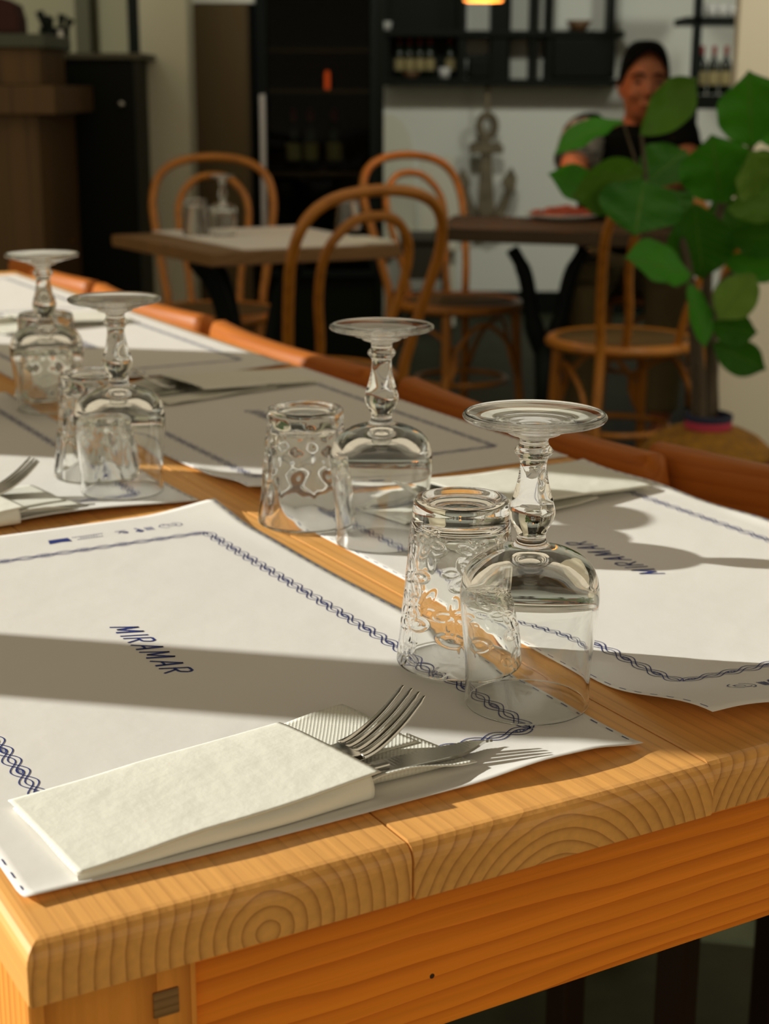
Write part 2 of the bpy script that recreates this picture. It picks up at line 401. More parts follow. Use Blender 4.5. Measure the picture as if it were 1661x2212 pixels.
LET = {'M': [[(0, 0), (.22, 1), (.42, .15), (.85, 1), (.8, 0)]], 'I': [[(.1, 0), (.15, 1)]],
       'R': [[(0, 0), (.12, 1), (.5, 1), (.62, .82), (.5, .55), (.1, .5)], [(.25, .5), (.6, 0)]],
       'A': [[(0, 0), (.5, 1), (.62, 0)], [(.2, .35), (.58, .35)]]}
LW = {'M': 1.05, 'I': .38, 'R': .80, 'A': .85}
def make_print(hf, ty):
    V, F = [], []
    x0, x1 = -ML/2 + .062, ML/2 - .044; y0, y1 = -MW/2 + .034, MW/2 - .034
    sides = [((x0, y0), (x1, y0)), ((x1, y0), (x1, y1)), ((x1, y1), (x0, y1)), ((x0, y1), (x0, y0))]
    for (ax, ay), (bx, by) in sides:
        Ls = math.hypot(bx-ax, by-ay); n = round(Ls/0.0135); lam = Ls/n
        dx, dy = (bx-ax)/Ls, (by-ay)/Ls
        for sg in (1, -1):
            for off in (-.00145, 0.0, .00145):
                if off == 0.0: continue
                pts = []
                for k in range(n*8 + 1):
                    t = Ls*k/(n*8); d = sg*.0030*sin(PI*t/lam) + off*.95
                    if k in (0, n*8): d = off*0.6
                    pts.append((ax + dx*t - dy*d, ay + dy*t + dx*d))
                ribbon(V, F, pts, .00062, hf)
        for k in range(0, n, 2):          # small striped lens in every other opening
            c = (k+.5)*lam
            for s in (-1, 1):
                pts = []
                for q in range(7):
                    t = c + (q/6-.5)*.0062; d = s*.0011*cos((q/6-.5)*PI)
                    pts.append((ax + dx*t - dy*d, ay + dy*t + dx*d))
                ribbon(V, F, pts, .0004, hf)
            for q in (-1, 0, 1):
                t = c + q*.0019
                ribbon(V, F, [(ax + dx*(t-.0004) + dy*.001, ay + dy*(t-.0004) - dx*.001), (ax + dx*(t+.0004) - dy*.001, ay + dy*(t+.0004) + dx*.001)], .0004, hf)
    # the name
    h = .0150; total = sum(LW[c] for c in 'MIRAMAR'); pitch = .089/total; x = -.0445 + .012
    for c in 'MIRAMAR':
        for st in LET[c]:
            pts = [(x + px*pitch*.86 + py*h*.30, ty - h/2 + py*h) for px, py in st]
            for a, b in zip(pts[:-1], pts[1:]):
                thick = .0023 if abs(b[1]-a[1]) > h*.5 and b[1] < a[1] else .0016
                ribbon(V, F, [a, b], thick, hf)
        x += LW[c]*pitch
    # cutting dashes along the long edges
    for s in (-1, 1):
        k = -ML/2 + .006
        while k < ML/2 - .008:
            ribbon(V, F, [(k, s*(MW/2-.0022)), (k+.0055, s*(MW/2-.0022))], .0006, hf); k += .0125
    # small emblems in the corner: ring, bin, hand, flag, lines of small print
    lx = -ML/2 + .033
    def ring(cx, cy, rx, ry, w=.0006, a0=0, a1=2*PI):
        ribbon(V, F, [(cx + rx*cos(a0+(a1-a0)*k/20), cy + ry*sin(a0+(a1-a0)*k/20)) for k in range(21)], w, hf)
    cy = .102
    ring(lx, cy, .0055, .0085, .0006, .4, 2.8); ring(lx, cy, .0055, .0085, .0006, 3.5, 6.0)
    ring(lx, cy - .001, .0032, .0052, .0007, 1.0, 4.2); ring(lx, cy + .002, .0022, .004, .0007, 4.2, 7.0)
    cy = .083
    for k in range(4): ribbon(V, F, [(lx - .003, cy + k*.0016), (lx + .0045, cy + k*.0016)], .0009, hf)
    ribbon(V, F, [(lx + .004, cy - .003), (lx, cy - .0045), (lx - .0045, cy - .007)], .0016, hf)
    ribbon(V, F, [(lx, cy - .0045), (lx + .0038, cy - .0085)], .0016, hf); ring(lx + .005, cy - .0055, .001, .001, .0012)
    cy = .064
    ribbon(V, F, [(lx + .003, cy + .004), (lx - .001, cy + .001), (lx + .002, cy - .002)], .0012, hf)
    ribbon(V, F, [(lx - .003, cy + .005), (lx - .003, cy - .003)], .0009, hf); ring(lx + .002, cy + .003, .0018, .0018, .0008)
    for k, (q0, q1) in enumerate(((.052, .031), (.047, .034), (.050, .032))):
        c = q0
        while c > q1:
            ribbon(V, F, [(lx - .0035 + k*.0033, c), (lx - .0035 + k*.0033, c - .0013)], .0012 if k != 1 else .0008, hf); c -= .0019
    b = len(V)
    for X, Y in ((lx - .0045, .027), (lx + .005, .027), (lx + .0035, .020), (lx + .005, .011), (lx - .0045, .013)):
        V.append((X, Y, hf(X, Y) + .00022))
    F.append(tuple(range(b+4, b-1, -1)))
    return V, F

def placemat(u, v, rot, hf, label, dp=True):
    NX, NY = 90, 54
    V, F, G = [], [], {}
    for i in range(NX+1):
        for j in range(NY+1):
            x = (i/NX-.5)*ML; y = (j/NY-.5)*MW
            V.append((x, y, hf(x, y)))
    for i in range(NX):
        for j in range(NY):
            a = i*(NY+1)+j; F.append((a, a+NY+1, a+NY+2, a+1))
    o = obj('placemat', V, F, M_paper, None, True, S)
    o.location = TW(u, v, 0.0012); o.rotation_euler = (0, 0, TH + rot)
    sm = o.modifiers.new('thickness', 'SOLIDIFY'); sm.thickness = 0.00022; sm.offset = -1
    tag(o, label, 'placemat', 'printed paper placemats on the long table')
    pv, pf = make_print(hf, -.005 if rot < 0 else .004)
    p = obj('printed_ink', pv, pf, M_ink, o, False, S); p['label'] = 'dark blue printed chain border, lettering and emblems'
    return o
def sm(x, a, b):
    t = max(0, min(1, (x-a)/(b-a))); return t*t*(3-2*t)
def hbase(x, y): return 0.0
# left mat: text reads towards the camera (local x = -v, local y = +u)
def h_left0(x, y):
    h = .0075*sm(-x + y*1.2, .36, .455)                         # back corner lifts
    h += .0036*sm(x, .215, .2535)*sm(y, .05, .10)*(1 - .8*sm(y, .12, .15)) + .0026*sm(x, .244, .2535)*(.7 + .3*sin(y*26))  # front edge ripples
    h += .0020*sm(y, .135, .151)*(0.5 + .5*sin(x*19))*sm(x, -.25, -.1)*(1-sm(x, .03, .1))
    return h
def h_left1(x, y): return .0055*sm(x, .22, .2535)*(.6 + .4*sin(y*30)) + .003*sm(-x - y, .3, .4)
def h_right0(x, y):
    h = .0150*sm(-x, .165, .2535)*(.25 + .75*sm(y, .05, .14))
    h += .006*sm(x + y*.8, .30, .37) + .002*sm(-y, .14, .151)*(.5+.5*sin(x*50))
    return h
def h_right1(x, y): return .008*sm(-x + y*.6, .26, .34) + .0035*sm(y, .13, .151)*(.5+.5*sin(x*24))
def h_right2(x, y): return .0035*sm(-x, .22, .2535)*(.5+.5*sin(y*25))
placemat(-0.151, 0.2535, -PI/2, h_left0, 'printed paper placemat at the front left corner of the long table')
placemat(-0.155, 0.780, -PI/2, h_left1, 'printed paper placemat on the left side, second from the front')
placemat(0.184, 0.243, PI/2, h_right0, 'printed paper placemat at the front right of the long table with a curled front edge')
placemat(0.182, 0.768, PI/2, h_right1, 'printed paper placemat on the right side, second from the front, mostly in shade')
placemat(0.175, 1.289, PI/2, h_right2, 'printed paper placemat on the right side, third from the front')
placemat(0.170, 1.812, PI/2, hbase, 'printed paper placemat on the right side at the far end of the table')

# ------------------------------------------------------------------ glassware
def goblet_profile():
    out = [(.0312, 0.0000), (.03165, .0006), (.0317, .003), (.03165, .008), (.0317, .014), (.0323, .025), (.0334, .037), (.0345, .048), (.0350, .055),
           (.0349, .061), (.0338, .067), (.0315, .0722), (.0270, .0768), (.0205, .0802), (.0135, .0826), (.0092, .0842), (.0076, .0862), (.0071, .0885),
           (.0074, .0905), (.0090, .0935), (.0108, .0972), (.0115, .1005), (.0112, .1035), (.0101, .1075), (.0087, .1125), (.0074, .1180),
           (.0067, .1232), (.0066, .1262), (.0074, .1285), (.0091, .1305), (.0096, .1318), (.0091, .1330), (.0075, .1348), (.0070, .1366),
           (.0073, .1382), (.0090, .1394), (.0122, .1404), (.0132, .1410), (.0138, .1420), (.0165, .1428), (.0185, .1432), (.0200, .1440), (.0255, .1454), (.0315, .1468),
           (.0342, .1476), (.0352, .1488), (.0352, .1498), (.0344, .1507), (.0330, .1508), (.0300, .1500), (.0240, .1488), (.0150, .1474), (.0070, .1466), (0, .1464)]
    inn = [(0, .0755), (.006, .0752), (.013, .0740), (.0200, .0718), (.0258, .0684), (.0300, .0642), (.0323, .0594), (.0330, .0540), (.0328, .047), (.0319, .037),
           (.0309, .025), (.0303, .014), (.0302, .008), (.0303, .003), (.0306, .0006)]
    o2 = [out[0]] + spline(out, 3)[1:]
    i2 = spline(inn, 3)
    o2[-1] = (0.0, out[-1][1]); i2[0] = (0.0, inn[0][1])
    return [(max(r, 0.0 if k in (0,) else 1e-5) if k else 0.0, z) for k, (r, z) in enumerate(i2)] + [(max(r, 1e-5), z) for r, z in o2[:-1]] + [(0.0, out[-1][1])]
def goblet(u, v, label, proto=None, tilt=0.0):
    if proto: o = proto.copy(); COL.objects.link(o)
    else:
        o = lathe('wine_glass', goblet_profile(), M_glass, None, 112, None, S)
    o.location = TW(u, v, 0.0016); o.rotation_euler = (0, tilt, 0)
    return tag(o, label, 'wine glass', 'upturned wine glasses on the long table')
g1 = goblet(-.0170, .0730, 'upturned wine glass nearest the camera, its base high on a knobbed stem')
g2 = goblet(.0632, .3650, 'upturned wine glass, second nearest to the camera, beside a dimpled tumbler', g1)
g3 = goblet(-.0440, .5845, 'upturned wine glass on the left row, in front of a dimpled tumbler', g1)
g4 = goblet(.0090, .9270, 'upturned wine glass farthest left in the picture with a dark tumbler behind it', g1)

def tumbler_prof(rb, rt, h, n=60):
    P = [(0, h-.013), (rt*.5, h-.0132), (rt-.006, h-.0140), (rt-.0035, h-.0165)]
    P += [(rt-.0030 + (rb-.0022 - rt + .0030)*k/10, (h-.018)*(1 - k/10) + .0015*(k/10)) for k in range(11)]
    P += [(rb-.0012, 0.0002), (rb-.0004, 0.0004)]
    nin = len(P)
    P += [(rb + (rt - rb)*k/n, .0012 + (h-.0045-.0012)*k/n) for k in range(n+1)]
    P += [(rt-.0004, h-.0018), (rt-.0016, h-.0004), (rt-.0032, h), (rt-.0050, h-.0006), (rt-.0068, h-.0024), (rt-.0085, h-.0030), (rt-.0120, h-.0026), (rt*.35, h-.0024), (0, h-.0024)]
    return P, nin
def flower_disp(rb, rt, h, nin, n):
    fl = []
    rnd = random.Random(3)
    rows = [(.071, 7, .0078), (.055, 5, .0118), (.0385, 6, .0085), (.024, 5, .0125), (.0095, 6, .0085)]
    for k, (z, c, r) in enumerate(rows):
        for i in range(c):
            fl.append((2*PI*(i + .5*(k % 2) + rnd.uniform(-.13, .13))/c, z + rnd.uniform(-.003, .003), r*rnd.uniform(.85, 1.12), rnd.uniform(0, PI/2)))
    def d(i, a, r, z):
        if i < nin or i > nin + n: return 0
        best = 0
        for fa, fz, fr, ro in fl:
            da = (a - fa + PI) % (2*PI) - PI
            x, y = da*r, z - fz
            if x*x + y*y > (fr*1.25)**2: continue
            for q in range(4):
                t = ro + q*PI/2 + (.18 if q % 2 else -.18)
                px, py = x*cos(t) + y*sin(t), -x*sin(t) + y*cos(t)
                e = math.hypot((px - fr*.52)/(fr*.50), py/(fr*.24))
                val = .00048*math.exp(-((e-1)/.26)**2)*(1 if e > 1 else .7) + (.00018*(1-e*e) if e < 1 else 0)
                if abs(val) > abs(best): best = val
        return best
    return d
def dimple_disp(nin, n, h):
    def d(i, a, r, z):
        if i < nin or i > nin + n: return 0
        t = 0
        for k, (zz, hh, c) in enumerate(((.023, .021, 8), (.0485, .015, 8), (.0675, .011, 8))):
            w = 2*PI/c
            da = ((a + (w/2 if k % 2 else 0)) % w) - w/2
            e = math.hypot(da*r/.0128, (z-zz)/hh)
            if e < 1: t -= .0026*(.5 + .5*cos(PI*e))
        return t
    return d
def tumbler(u, v, rb, rt, h, kind, label, proto=None, rz=0):
    if proto: o = proto.copy(); COL.objects.link(o)
    else:
        n = 150 if kind == 'flower' else 64
        P, nin = tumbler_prof(rb, rt, h, n)
        o = lathe('tumbler', P, M_glass, None, 320 if kind == 'flower' else 144, flower_disp(rb, rt, h, nin, n) if kind == 'flower' else dimple_disp(nin, n, h), S)
    o.location = TW(u, v, 0.0016); o.rotation_euler = (0, 0, rz)
    return tag(o, label, 'tumbler', None)
tumbler(-.0150, .1410, .0342, .0258, .0925, 'flower', 'upturned glass tumbler with moulded flower relief beside the nearest wine glass', None, .4)
t2 = tumbler(.0415, .4370, .0350, .0275, .0840, 'dimple', 'upturned dimpled glass tumbler standing on the joint left of the second wine glass', None, .62)
t3 = tumbler(-.0425, .6450, 0, 0, 0, 'dimple', 'upturned dimpled glass tumbler half hidden behind the wine glass of the left row', t2, .9)
t4 = tumbler(.0300, .9930, 0, 0, 0, 'dimple', 'upturned dark looking tumbler behind the farthest wine glass', t2, .1)
for o in (t2, t3, t4): o['group'] = 'dimpled tumblers'

# ------------------------------------------------------------------ napkin pockets with cutlery
def napkin(u, v, rot, label, proto=None, scale=1.0):
    """local x towards the cutlery tips, y across; centre of the pocket at the origin"""
    if proto:
        o = copy_tree(proto)
    else:
        o = empty('napkin')
        X0, X1, Y0, Y1 = -.0690, .0690, -.0400, .0390
        def top(x, y):
            s = (x - X0)/(X1 - X0)
            h = .0030 + .0078*s + .0004*sin(s*9 + y*60)*sm(s, 0, .3) + .0006*sin(y*70 + x*60)*(1 - abs(2*s-1))
            h *= .80 + .20*math.sqrt(max(0, 1 - (max(0, (y - .012)/.027))**2))
            return h + .0012
        n, mm = 60, 36
        V, F = [], []
        for i in range(n+1):
            for j in range(mm+1):
                x = X0 + (X1-X0)*i/n; y = Y0 + (Y1-Y0)*j/mm
                x += .004*(y/.04)*(i/n)*-1
                V.append((x, y, top(x, y)))
        W = mm+1
        for i in range(n):
            for j in range(mm): a = i*W+j; F.append((a, a+W, a+W+1, a+1))
        f = obj('pocket_flap', V, F, M_napkin, o, True, S)
        sl_ = f.modifiers.new('t', 'SOLIDIFY'); sl_.thickness = .0006; sl_.offset = -1
        # folded stack below: rounded fold along the near edge, layers seen along it
        V, F = [], []
        m2 = 14
        for i in range(n+1):
            x = X0 + (X1-X0)*i/n
            for j in range(m2):
                a = PI*j/(m2-1); hh = top(x, Y0)
                bul = .0045*sin(a)*(1 + .3*sin(x*60))*sm(i/n, -.1, .3)
                V.append((x, Y0 + .004 - bul - .003*(1-j/(m2-1)), .0004 + (hh - .0012)*(1 - cos(a))/2))
        for i in range(n):
            for j in range(m2-1): a = i*m2+j; F.append((a, a+m2, a+m2+1, a+1))
        e1 = obj('folded_edge', V, F, M_napkin, o, True, S); s3 = e1.modifiers.new('t', 'SOLIDIFY'); s3.thickness = .0006; s3.offset = 0
        # lower layer sticking out past the pocket with ragged diagonal end
        for nm, (c0, c1, c2, c3), z0, z1, lip in (('lower_layer', ((-.068, -.039), (.127, -.0385), (.121, .010), (-.068, .036)), .0006, .0012, .0075),
                                            ('upper_layer', ((-.02, -.010), (.118, -.004), (.112, .056), (-.02, .037)), .0014, .0020, 0.0)):
            V, F = [], []; n2, m3 = 48, 20
            for i in range(n2+1):
                for j in range(m3+1):
                    s, t = i/n2, j/m3
                    x = (c0[0]*(1-s)+c1[0]*s)*(1-t) + (c3[0]*(1-s)+c2[0]*s)*t
                    y = (c0[1]*(1-s)+c1[1]*s)*(1-t) + (c3[1]*(1-s)+c2[1]*s)*t
                    z = z0 + (z1-z0)*s + lip*sm(s, .55, .75)*(1-sm(t, .02, .17))*(1 - .75*sm(s, .80, 1)) + .0005*sin(x*80+y*120) + .0005
                    V.append((x, y, z))
            for i in range(n2):
                for j in range(m3): a = i*(m3+1)+j; F.append((a, a+m3+1, a+m3+2, a+1))
            l = obj(nm, V, F, M_emb, o, True, S); s4 = l.modifiers.new('t', 'SOLIDIFY'); s4.thickness = .0006; s4.offset = 0
    o.location = TW(u, v, .0016); o.rotation_euler = (0, 0, TH + rot); o.scale = (scale, scale, scale)
    tag(o, label, 'napkin', 'folded napkin pockets')
    return o
# embossed tissue
M_emb = mat('embossed_tissue', (0.80, 0.79, 0.71), 0.9, spec=0.1)
N, L = nodes(M_emb); tc = N.new('ShaderNodeTexCoord'); mp = N.new('ShaderNodeMapping'); mp.inputs['Scale'].default_value = (520, 520, 0); mp.inputs['Rotation'].default_value = (0, 0, .6)
vo = N.new('ShaderNodeTexVoronoi'); vo.inputs['Scale'].default_value = 1; vo.inputs['Randomness'].default_value = 0.0
bp_ = N.new('ShaderNodeBump'); bp_.inputs['Strength'].default_value = .6; bp_.inputs['Distance'].default_value = .0008
L.new(tc.outputs['Object'], mp.inputs[0]); L.new(mp.outputs[0], vo.inputs['Vector']); L.new(vo.outputs['Distance'], bp_.inputs['Height']); L.new(bp_.outputs['Normal'], N['Principled BSDF'].inputs['Normal'])

def strip_solid(V, F, rows):
    """rows: list of 4 corner tuples -> closed bar"""
    b = len(V)
    for r in rows: V.extend(r)
    n = len(rows)
    for i in range(n-1):
        for k in range(4): k2 = (k+1) % 4; F.append((b+i*4+k, b+i*4+k2, b+i*4+4+k2, b+i*4+4+k))
    F.append((b+3, b+2, b+1, b)); F.append(tuple(b+(n-1)*4+k for k in range(4)))
def bar(V, F, pts, ws, th):
    rows = []
    for i, (x, y, z) in enumerate(pts):
        x0, _, z0 = pts[max(i-1, 0)]; x1, _, z1 = pts[min(i+1, len(pts)-1)]
        dx, dz = x1-x0, z1-z0; l = math.hypot(dx, dz) or 1; nx, nz = -dz/l, dx/l
        w, t = ws[i]/2, (th[i] if isinstance(th, list) else th)/2
        rows.append([(x-nx*t, y-w, z-nz*t), (x-nx*t, y+w, z-nz*t), (x+nx*t, y+w*.8, z+nz*t), (x+nx*t, y-w*.8, z+nz*t)])
    strip_solid(V, F, rows)
def fork(u, v, rot, label, proto=None, z=.0042):
    """local x to the tips"""
    if proto: o = copy_tree(proto)
    else:
        V, F = [], []
        prof = spline([(-.075, .0004), (-.05, .0008), (-.022, .0028), (.0, .0050), (.014, .0040), (.026, .0070), (.040, .0150), (.052, .0250)], 6)
        hd = [p for p in prof if p[0] <= .0165]
        bar(V, F, [(x, 0, zz) for x, zz in hd], [.0090 if x < -.05 else (.0060 if x < -.01 else .0060 + .0165*sm(x, -.01, .014)) for x, _ in hd], .0019)
        o = obj('fork', V, F, M_steel, None, True, S); b = o.modifiers.new('b', 'BEVEL'); b.width = .0006; b.segments = 2
        tn = [p for p in prof if p[0] >= .0125]
        for k in range(4):
            V, F = [], []; yy = (k-1.5)*.0058
            bar(V, F, [(x + (abs(k-1.5)-.5)*-.001*i/len(tn), yy*(1 - .06*i/len(tn)), zz) for i, (x, zz) in enumerate(tn)], [.0052 - .0022*(i/len(tn)) - (.0012 if i > len(tn)-3 else 0) for i in range(len(tn))], [.0021 - .0009*i/len(tn) for i in range(len(tn))])
            t = obj('tine', V, F, M_steel, o, True, S); b = t.modifiers.new('b', 'BEVEL'); b.width = .0005; b.segments = 2
    o.location = TW(u, v, z); o.rotation_euler = (0, 0, TH + rot)
    return tag(o, label, 'fork', 'forks in the napkin pockets')
def knife(u, v, rot, label, proto=None, z=.0030):
    if proto: o = copy_tree(proto)
    else:
        V, F = [], []
        xs = [-.072 + .0065*i for i in range(13)]
        bar(V, F, [(x, 0, .0052 - .0022*sm(-x, .02, .09)) for x in xs] , [.0125]*13, [.0036]*11 + [.0032, .0026])
        o = obj('knife', V, F, M_steel, None, True, S); b = o.modifiers.new('b', 'BEVEL'); b.width = .0012; b.segments = 3
        V, F = [], []; n = 72; rows = []
        for i in range(n+1):
            s = i/n; x = .002 + .078*s
            yb = -.0062 + .0100*sm(s, .62, 1.0)*s**2          # back of the blade sweeps up to the tip
            ye = .0062 + .0010*sin(s*PI) - .0035*sm(s, .85, 1.0) + (.00045 if i % 2 else 0)
            if yb > ye - .0008: yb = ye - .0008
            zz = .0052 - .0030*s
            rows.append([(x, yb, zz-.0007), (x, ye, zz-.00015), (x, ye, zz+.00015), (x, yb, zz+.0007)])
        strip_solid(V, F, rows)
        obj('blade', V, F, M_steel, o, False, S)
        V, F = [], []; bar(V, F, [(.003 + .002*i, -.0008, .0052 + .0009) for i in range(9)], [.003]*9, .0006)
        obj('maker_mark', V, F, M_steel, o, False, S)
    o.location = TW(u, v, z); o.rotation_euler = (0, 0, TH + rot)
    return tag(o, label, 'knife', 'knives in the napkin pockets')
n1 = napkin(-.2125, .0480, .06, 'white folded napkin pocket with cutlery at the front left corner of the table')
f1 = fork(-.1465, .0475, .12, 'steel fork with raised tines in the nearest napkin', None, .0050)
k1 = knife(-.1430, .0290, .050, 'steel serrated knife in the nearest napkin', None, .0022)
napkin(-.2130, .5650, .05, 'white folded napkin pocket at the left edge of the picture', n1)
fork(-.1560, .6030, .10, 'steel fork with raised tines at the left edge of the picture', f1, .0040)
knife(-.1590, .5380, .09, 'steel knife beside the base of the left wine glass', k1, .0020)
napkin(.2350, .4200, PI + .12, 'white folded napkin pocket behind the tumbler with flowers, on the front right placemat', n1, 1.15)
fork(.1640, .4270, PI + .06, 'steel fork in the napkin on the front right placemat, behind the second wine glass', f1, .0030)
knife(.1690, .4420, PI + .0, 'steel knife in the napkin on the front right placemat, seen through the second wine glass', k1, .0022)
napkin(.2250, .9480, PI + .10, 'white folded napkin pocket on the shaded second right placemat', n1, 1.05)
fork(.1590, .9560, PI + .04, 'steel fork in the napkin on the shaded second right placemat', f1, .0030)
knife(.1690, .9240, PI - .02, 'steel knife in the napkin on the shaded second right placemat', k1, .0022)
napkin(.2150, 1.4700, PI + .10, 'white folded napkin pocket on the third right placemat, beyond the farthest wine glass', n1, 1.05)

# ------------------------------------------------------------------ chairs pushed up to the right side of the long table
def rail_chair(P0, P1, label, proto=None):
    """P0 far end, P1 near end of the top rail's ridge (world)"""
    c = (P0 + P1)/2; d = P1 - P0; ang = math.atan2(d.y, d.x)
    if proto:
        o = copy_tree(proto)
    else:
        o = empty('wooden_chair')
        Lr = .49; V, F = [], []; n = 40; rows = []
        sec = []
        for k in range(28):      # rounded section, thick at the top; y towards the sitter is -
            a = 2*PI*k/28; cx, cz = cos(a), sin(a)
            e = 0.55
            sec.append((.019*math.copysign(abs(cx)**e, cx), .056*math.copysign(abs(cz)**e, cz)))
        for i in range(n+1):
            s = i/n*2 - 1; x = s*Lr/2
            shrink = math.sqrt(max(0, 1 - max(0, (abs(s)-.955)/.045)**2))*.45 + .55
            yb = .022*(s*s)*-1
            for (yy, zz) in sec: V.append((x, yb + yy*shrink, -.056 + zz*shrink))
        m = len(sec)
        for i in range(n):
            for k in range(m): k2 = (k+1) % m; F.append((i*m+k, i*m+k2, (i+1)*m+k2, (i+1)*m+k))
        F.append(tuple(range(m-1, -1, -1))); F.append(tuple(n*m+k for k in range(m)))
        r = obj('top_rail', V, F, M_rail, o)
        r.location = (0, 0, TZ + .001)
        for sx in (-1, 1):
            bm = bmesh.new(); bm_box(bm, sx*.16-.018, sx*.16+.018, -.008, .020, 0.001, TZ - .08, .004); obj_bm('back_leg', bm, M_legd, o)
            bm = bmesh.new(); bm_box(bm, sx*.15-.018, sx*.15+.018, -.325, -.29, 0.001, .44, .004); obj_bm('front_leg', bm, M_legd, o)
        bm = bmesh.new(); bm_box(bm, -.165, .165, -.33, -.01, .43, .465, .012); obj_bm('seat', bm, M_legd, o)
        bm = bmesh.new(); bm_box(bm, -.15, .15, .0, .014, .56, .62, .004); obj_bm('lower_rail', bm, M_legd, o)
    o.location = (c.x, c.y, 0); o.rotation_euler = (0, 0, ang + PI)
    return tag(o, label, 'chair', 'wooden chairs along the right side of the long table')
def rr(v0, v1, u0, u1): return TW(u0, v0), TW(u1, v1)
rc = rail_chair(*rr(.905, .492, .390, .386), 'varnished wooden chair in shade with its rail behind the nearest wine glass')
p4 = at(1385, 954, Z=TZ + .001); d4 = (at(1661, 1003, Z=TZ + .001) - p4).normalized()*.49
off4 = Vector((d4.y, -d4.x, 0))  .normalized()*.010
rail_chair(p4 + off4, p4 + d4 + off4, 'varnished wooden chair whose rail reaches the right edge of the picture', rc)
for v0, v1, u0, u1, lab in ((1.430, .955, .384, .380, 'varnished wooden chair with a half sunlit rail left of the second wine glass'),
      (1.890, 1.452, .386, .386, 'varnished wooden chair with a sunlit rail behind the left wine glass'),
      (2.350, 1.915, .386, .386, 'varnished wooden chair at the far end, partly behind the farthest wine glass')):
    rail_chair(*rr(v0, v1, u0, u1), lab, rc)

# ------------------------------------------------------------------ bentwood cafe chairs
def bent_chair_proto():
    o = empty('bentwood_chair')
    R_ = .0135
    # outer hoop running down into the back legs (front of the chair is +y)
    half = [(.185, -.235, .002), (.172, -.205, .22), (.154, -.185, .44), (.168, -.205, .56), (.186, -.245, .68), (.196, -.282, .78), (.174, -.312, .86), (.110, -.330, .905), (0, -.336, .920)]
    full = half + [(-x, y, z) for x, y, z in reversed(half[:-1])]
    sweep('back_hoop', spline(full, 6), R_, M_thonet, o, 10)
    h2 = [(.078, -.178, .455), (.086, -.210, .56), (.110, -.246, .68), (.110, -.280, .78), (.064, -.306, .845), (0, -.314, .862)]
    sweep('inner_hoop', spline(h2 + [(-x, y, z) for x, y, z in reversed(h2[:-1])], 6), .0115, M_thonet, o, 10)
    ringp = [(.198*cos(2*PI*k/40), .198*sin(2*PI*k/40), .452) for k in range(40)]
    sweep('seat_frame', ringp, .020, M_thonet, o, 10, .8, (0, 0, 1), True)
    lathe('cane_seat', [(0, .461), (.10, .460), (.186, .464), (.186, .456), (0, .452)], M_cane, o, 40)
    for s in (-1, 1):
        sweep('front_leg', spline([(s*.135, .135, .45), (s*.142, .145, .25), (s*.158, .165, .002)], 6), [.016]*6 + [.0135]*6 + [.011], M_thonet, o)
        sweep('brace', spline([(s*.146, .150, .20), (s*.105, .145, .31), (s*.165, .02, .395), (s*.165, -.10, .33), (s*.178, -.195, .20)], 5), .008, M_thonet, o, 8)
    sweep('brace', spline([(-.150, .152, .19), (-.10, .150, .33), (0, .150, .40), (.10, .150, .33), (.150, .152, .19)], 5), .008, M_thonet, o, 8)
    rp = [(.152*cos(2*PI*k/36), .02 + .145*sin(2*PI*k/36), .205) for k in range(36)]
    sweep('stretcher', rp, .009, M_thonet, o, 8, 1, None, True)
    return o
bc = None
def bent(pos, face, label, sx=1.0):
    global bc
    if bc is None: bc = bent_chair_proto(); o = bc
    else: o = copy_tree(bc)
    o.location = (pos.x, pos.y, 0); o.rotation_euler = (0, 0, math.atan2(-face[0], face[1])); o.scale = (sx, sx, 1)
    return tag(o, label, 'chair', 'bentwood cafe chairs')
bent(at(668, 690, 3.80), (-.52, .85), 'bentwood cafe chair in the middle with its back to the camera')
bent(at(462, 560, 4.90), (.10, -1), 'bentwood cafe chair behind the laid table at the left')
bent(at(990, 650, 5.15), (.52, -.85), 'bentwood cafe chair between the laid table and the dark table')
bent(at(1345, 706, 4.36), (-.30, .95), 'bentwood cafe chair beside the fig plant turned to the dark table')
bent(at(1400, 600, 5.42), (-.05, -1), 'bentwood cafe chair that the man sits on', 1.1)

# ------------------------------------------------------------------ laid table in the background
H2 = .735
c0 = at(240, 507, Z=H2); c1 = at(455, 549, Z=H2); c2 = at(868, 531, Z=H2)
c3 = c0 + (c2 - c1)
t2o = empty('cafe_table', ((c0.x+c2.x)/2, (c0.y+c2.y)/2, 0))
tag(t2o, 'small square cafe table with a laid white mat, left of the centre', 'table')
def slab(name, cs, z0, z1, m, parent, org, bev=.003):
    bm = bmesh.new(); lo = [bm.verts.new((c.x-org[0], c.y-org[1], z0)) for c in cs]; hi = [bm.verts.new((c.x-org[0], c.y-org[1], z1)) for c in cs]
    bm.faces.new(lo[::-1]); bm.faces.new(hi); n = len(cs)
    for i in range(n): bm.faces.new((lo[i], lo[(i+1) % n], hi[(i+1) % n], hi[i]))
    bmesh.ops.bevel(bm, geom=bm.edges[:], offset=bev, segments=2, affect='EDGES')
    return obj_bm(name, bm, m, parent)
slab('table_top', [c0, c1, c2, c3], H2 - .032, H2, M_bgtop, t2o, t2o.location)
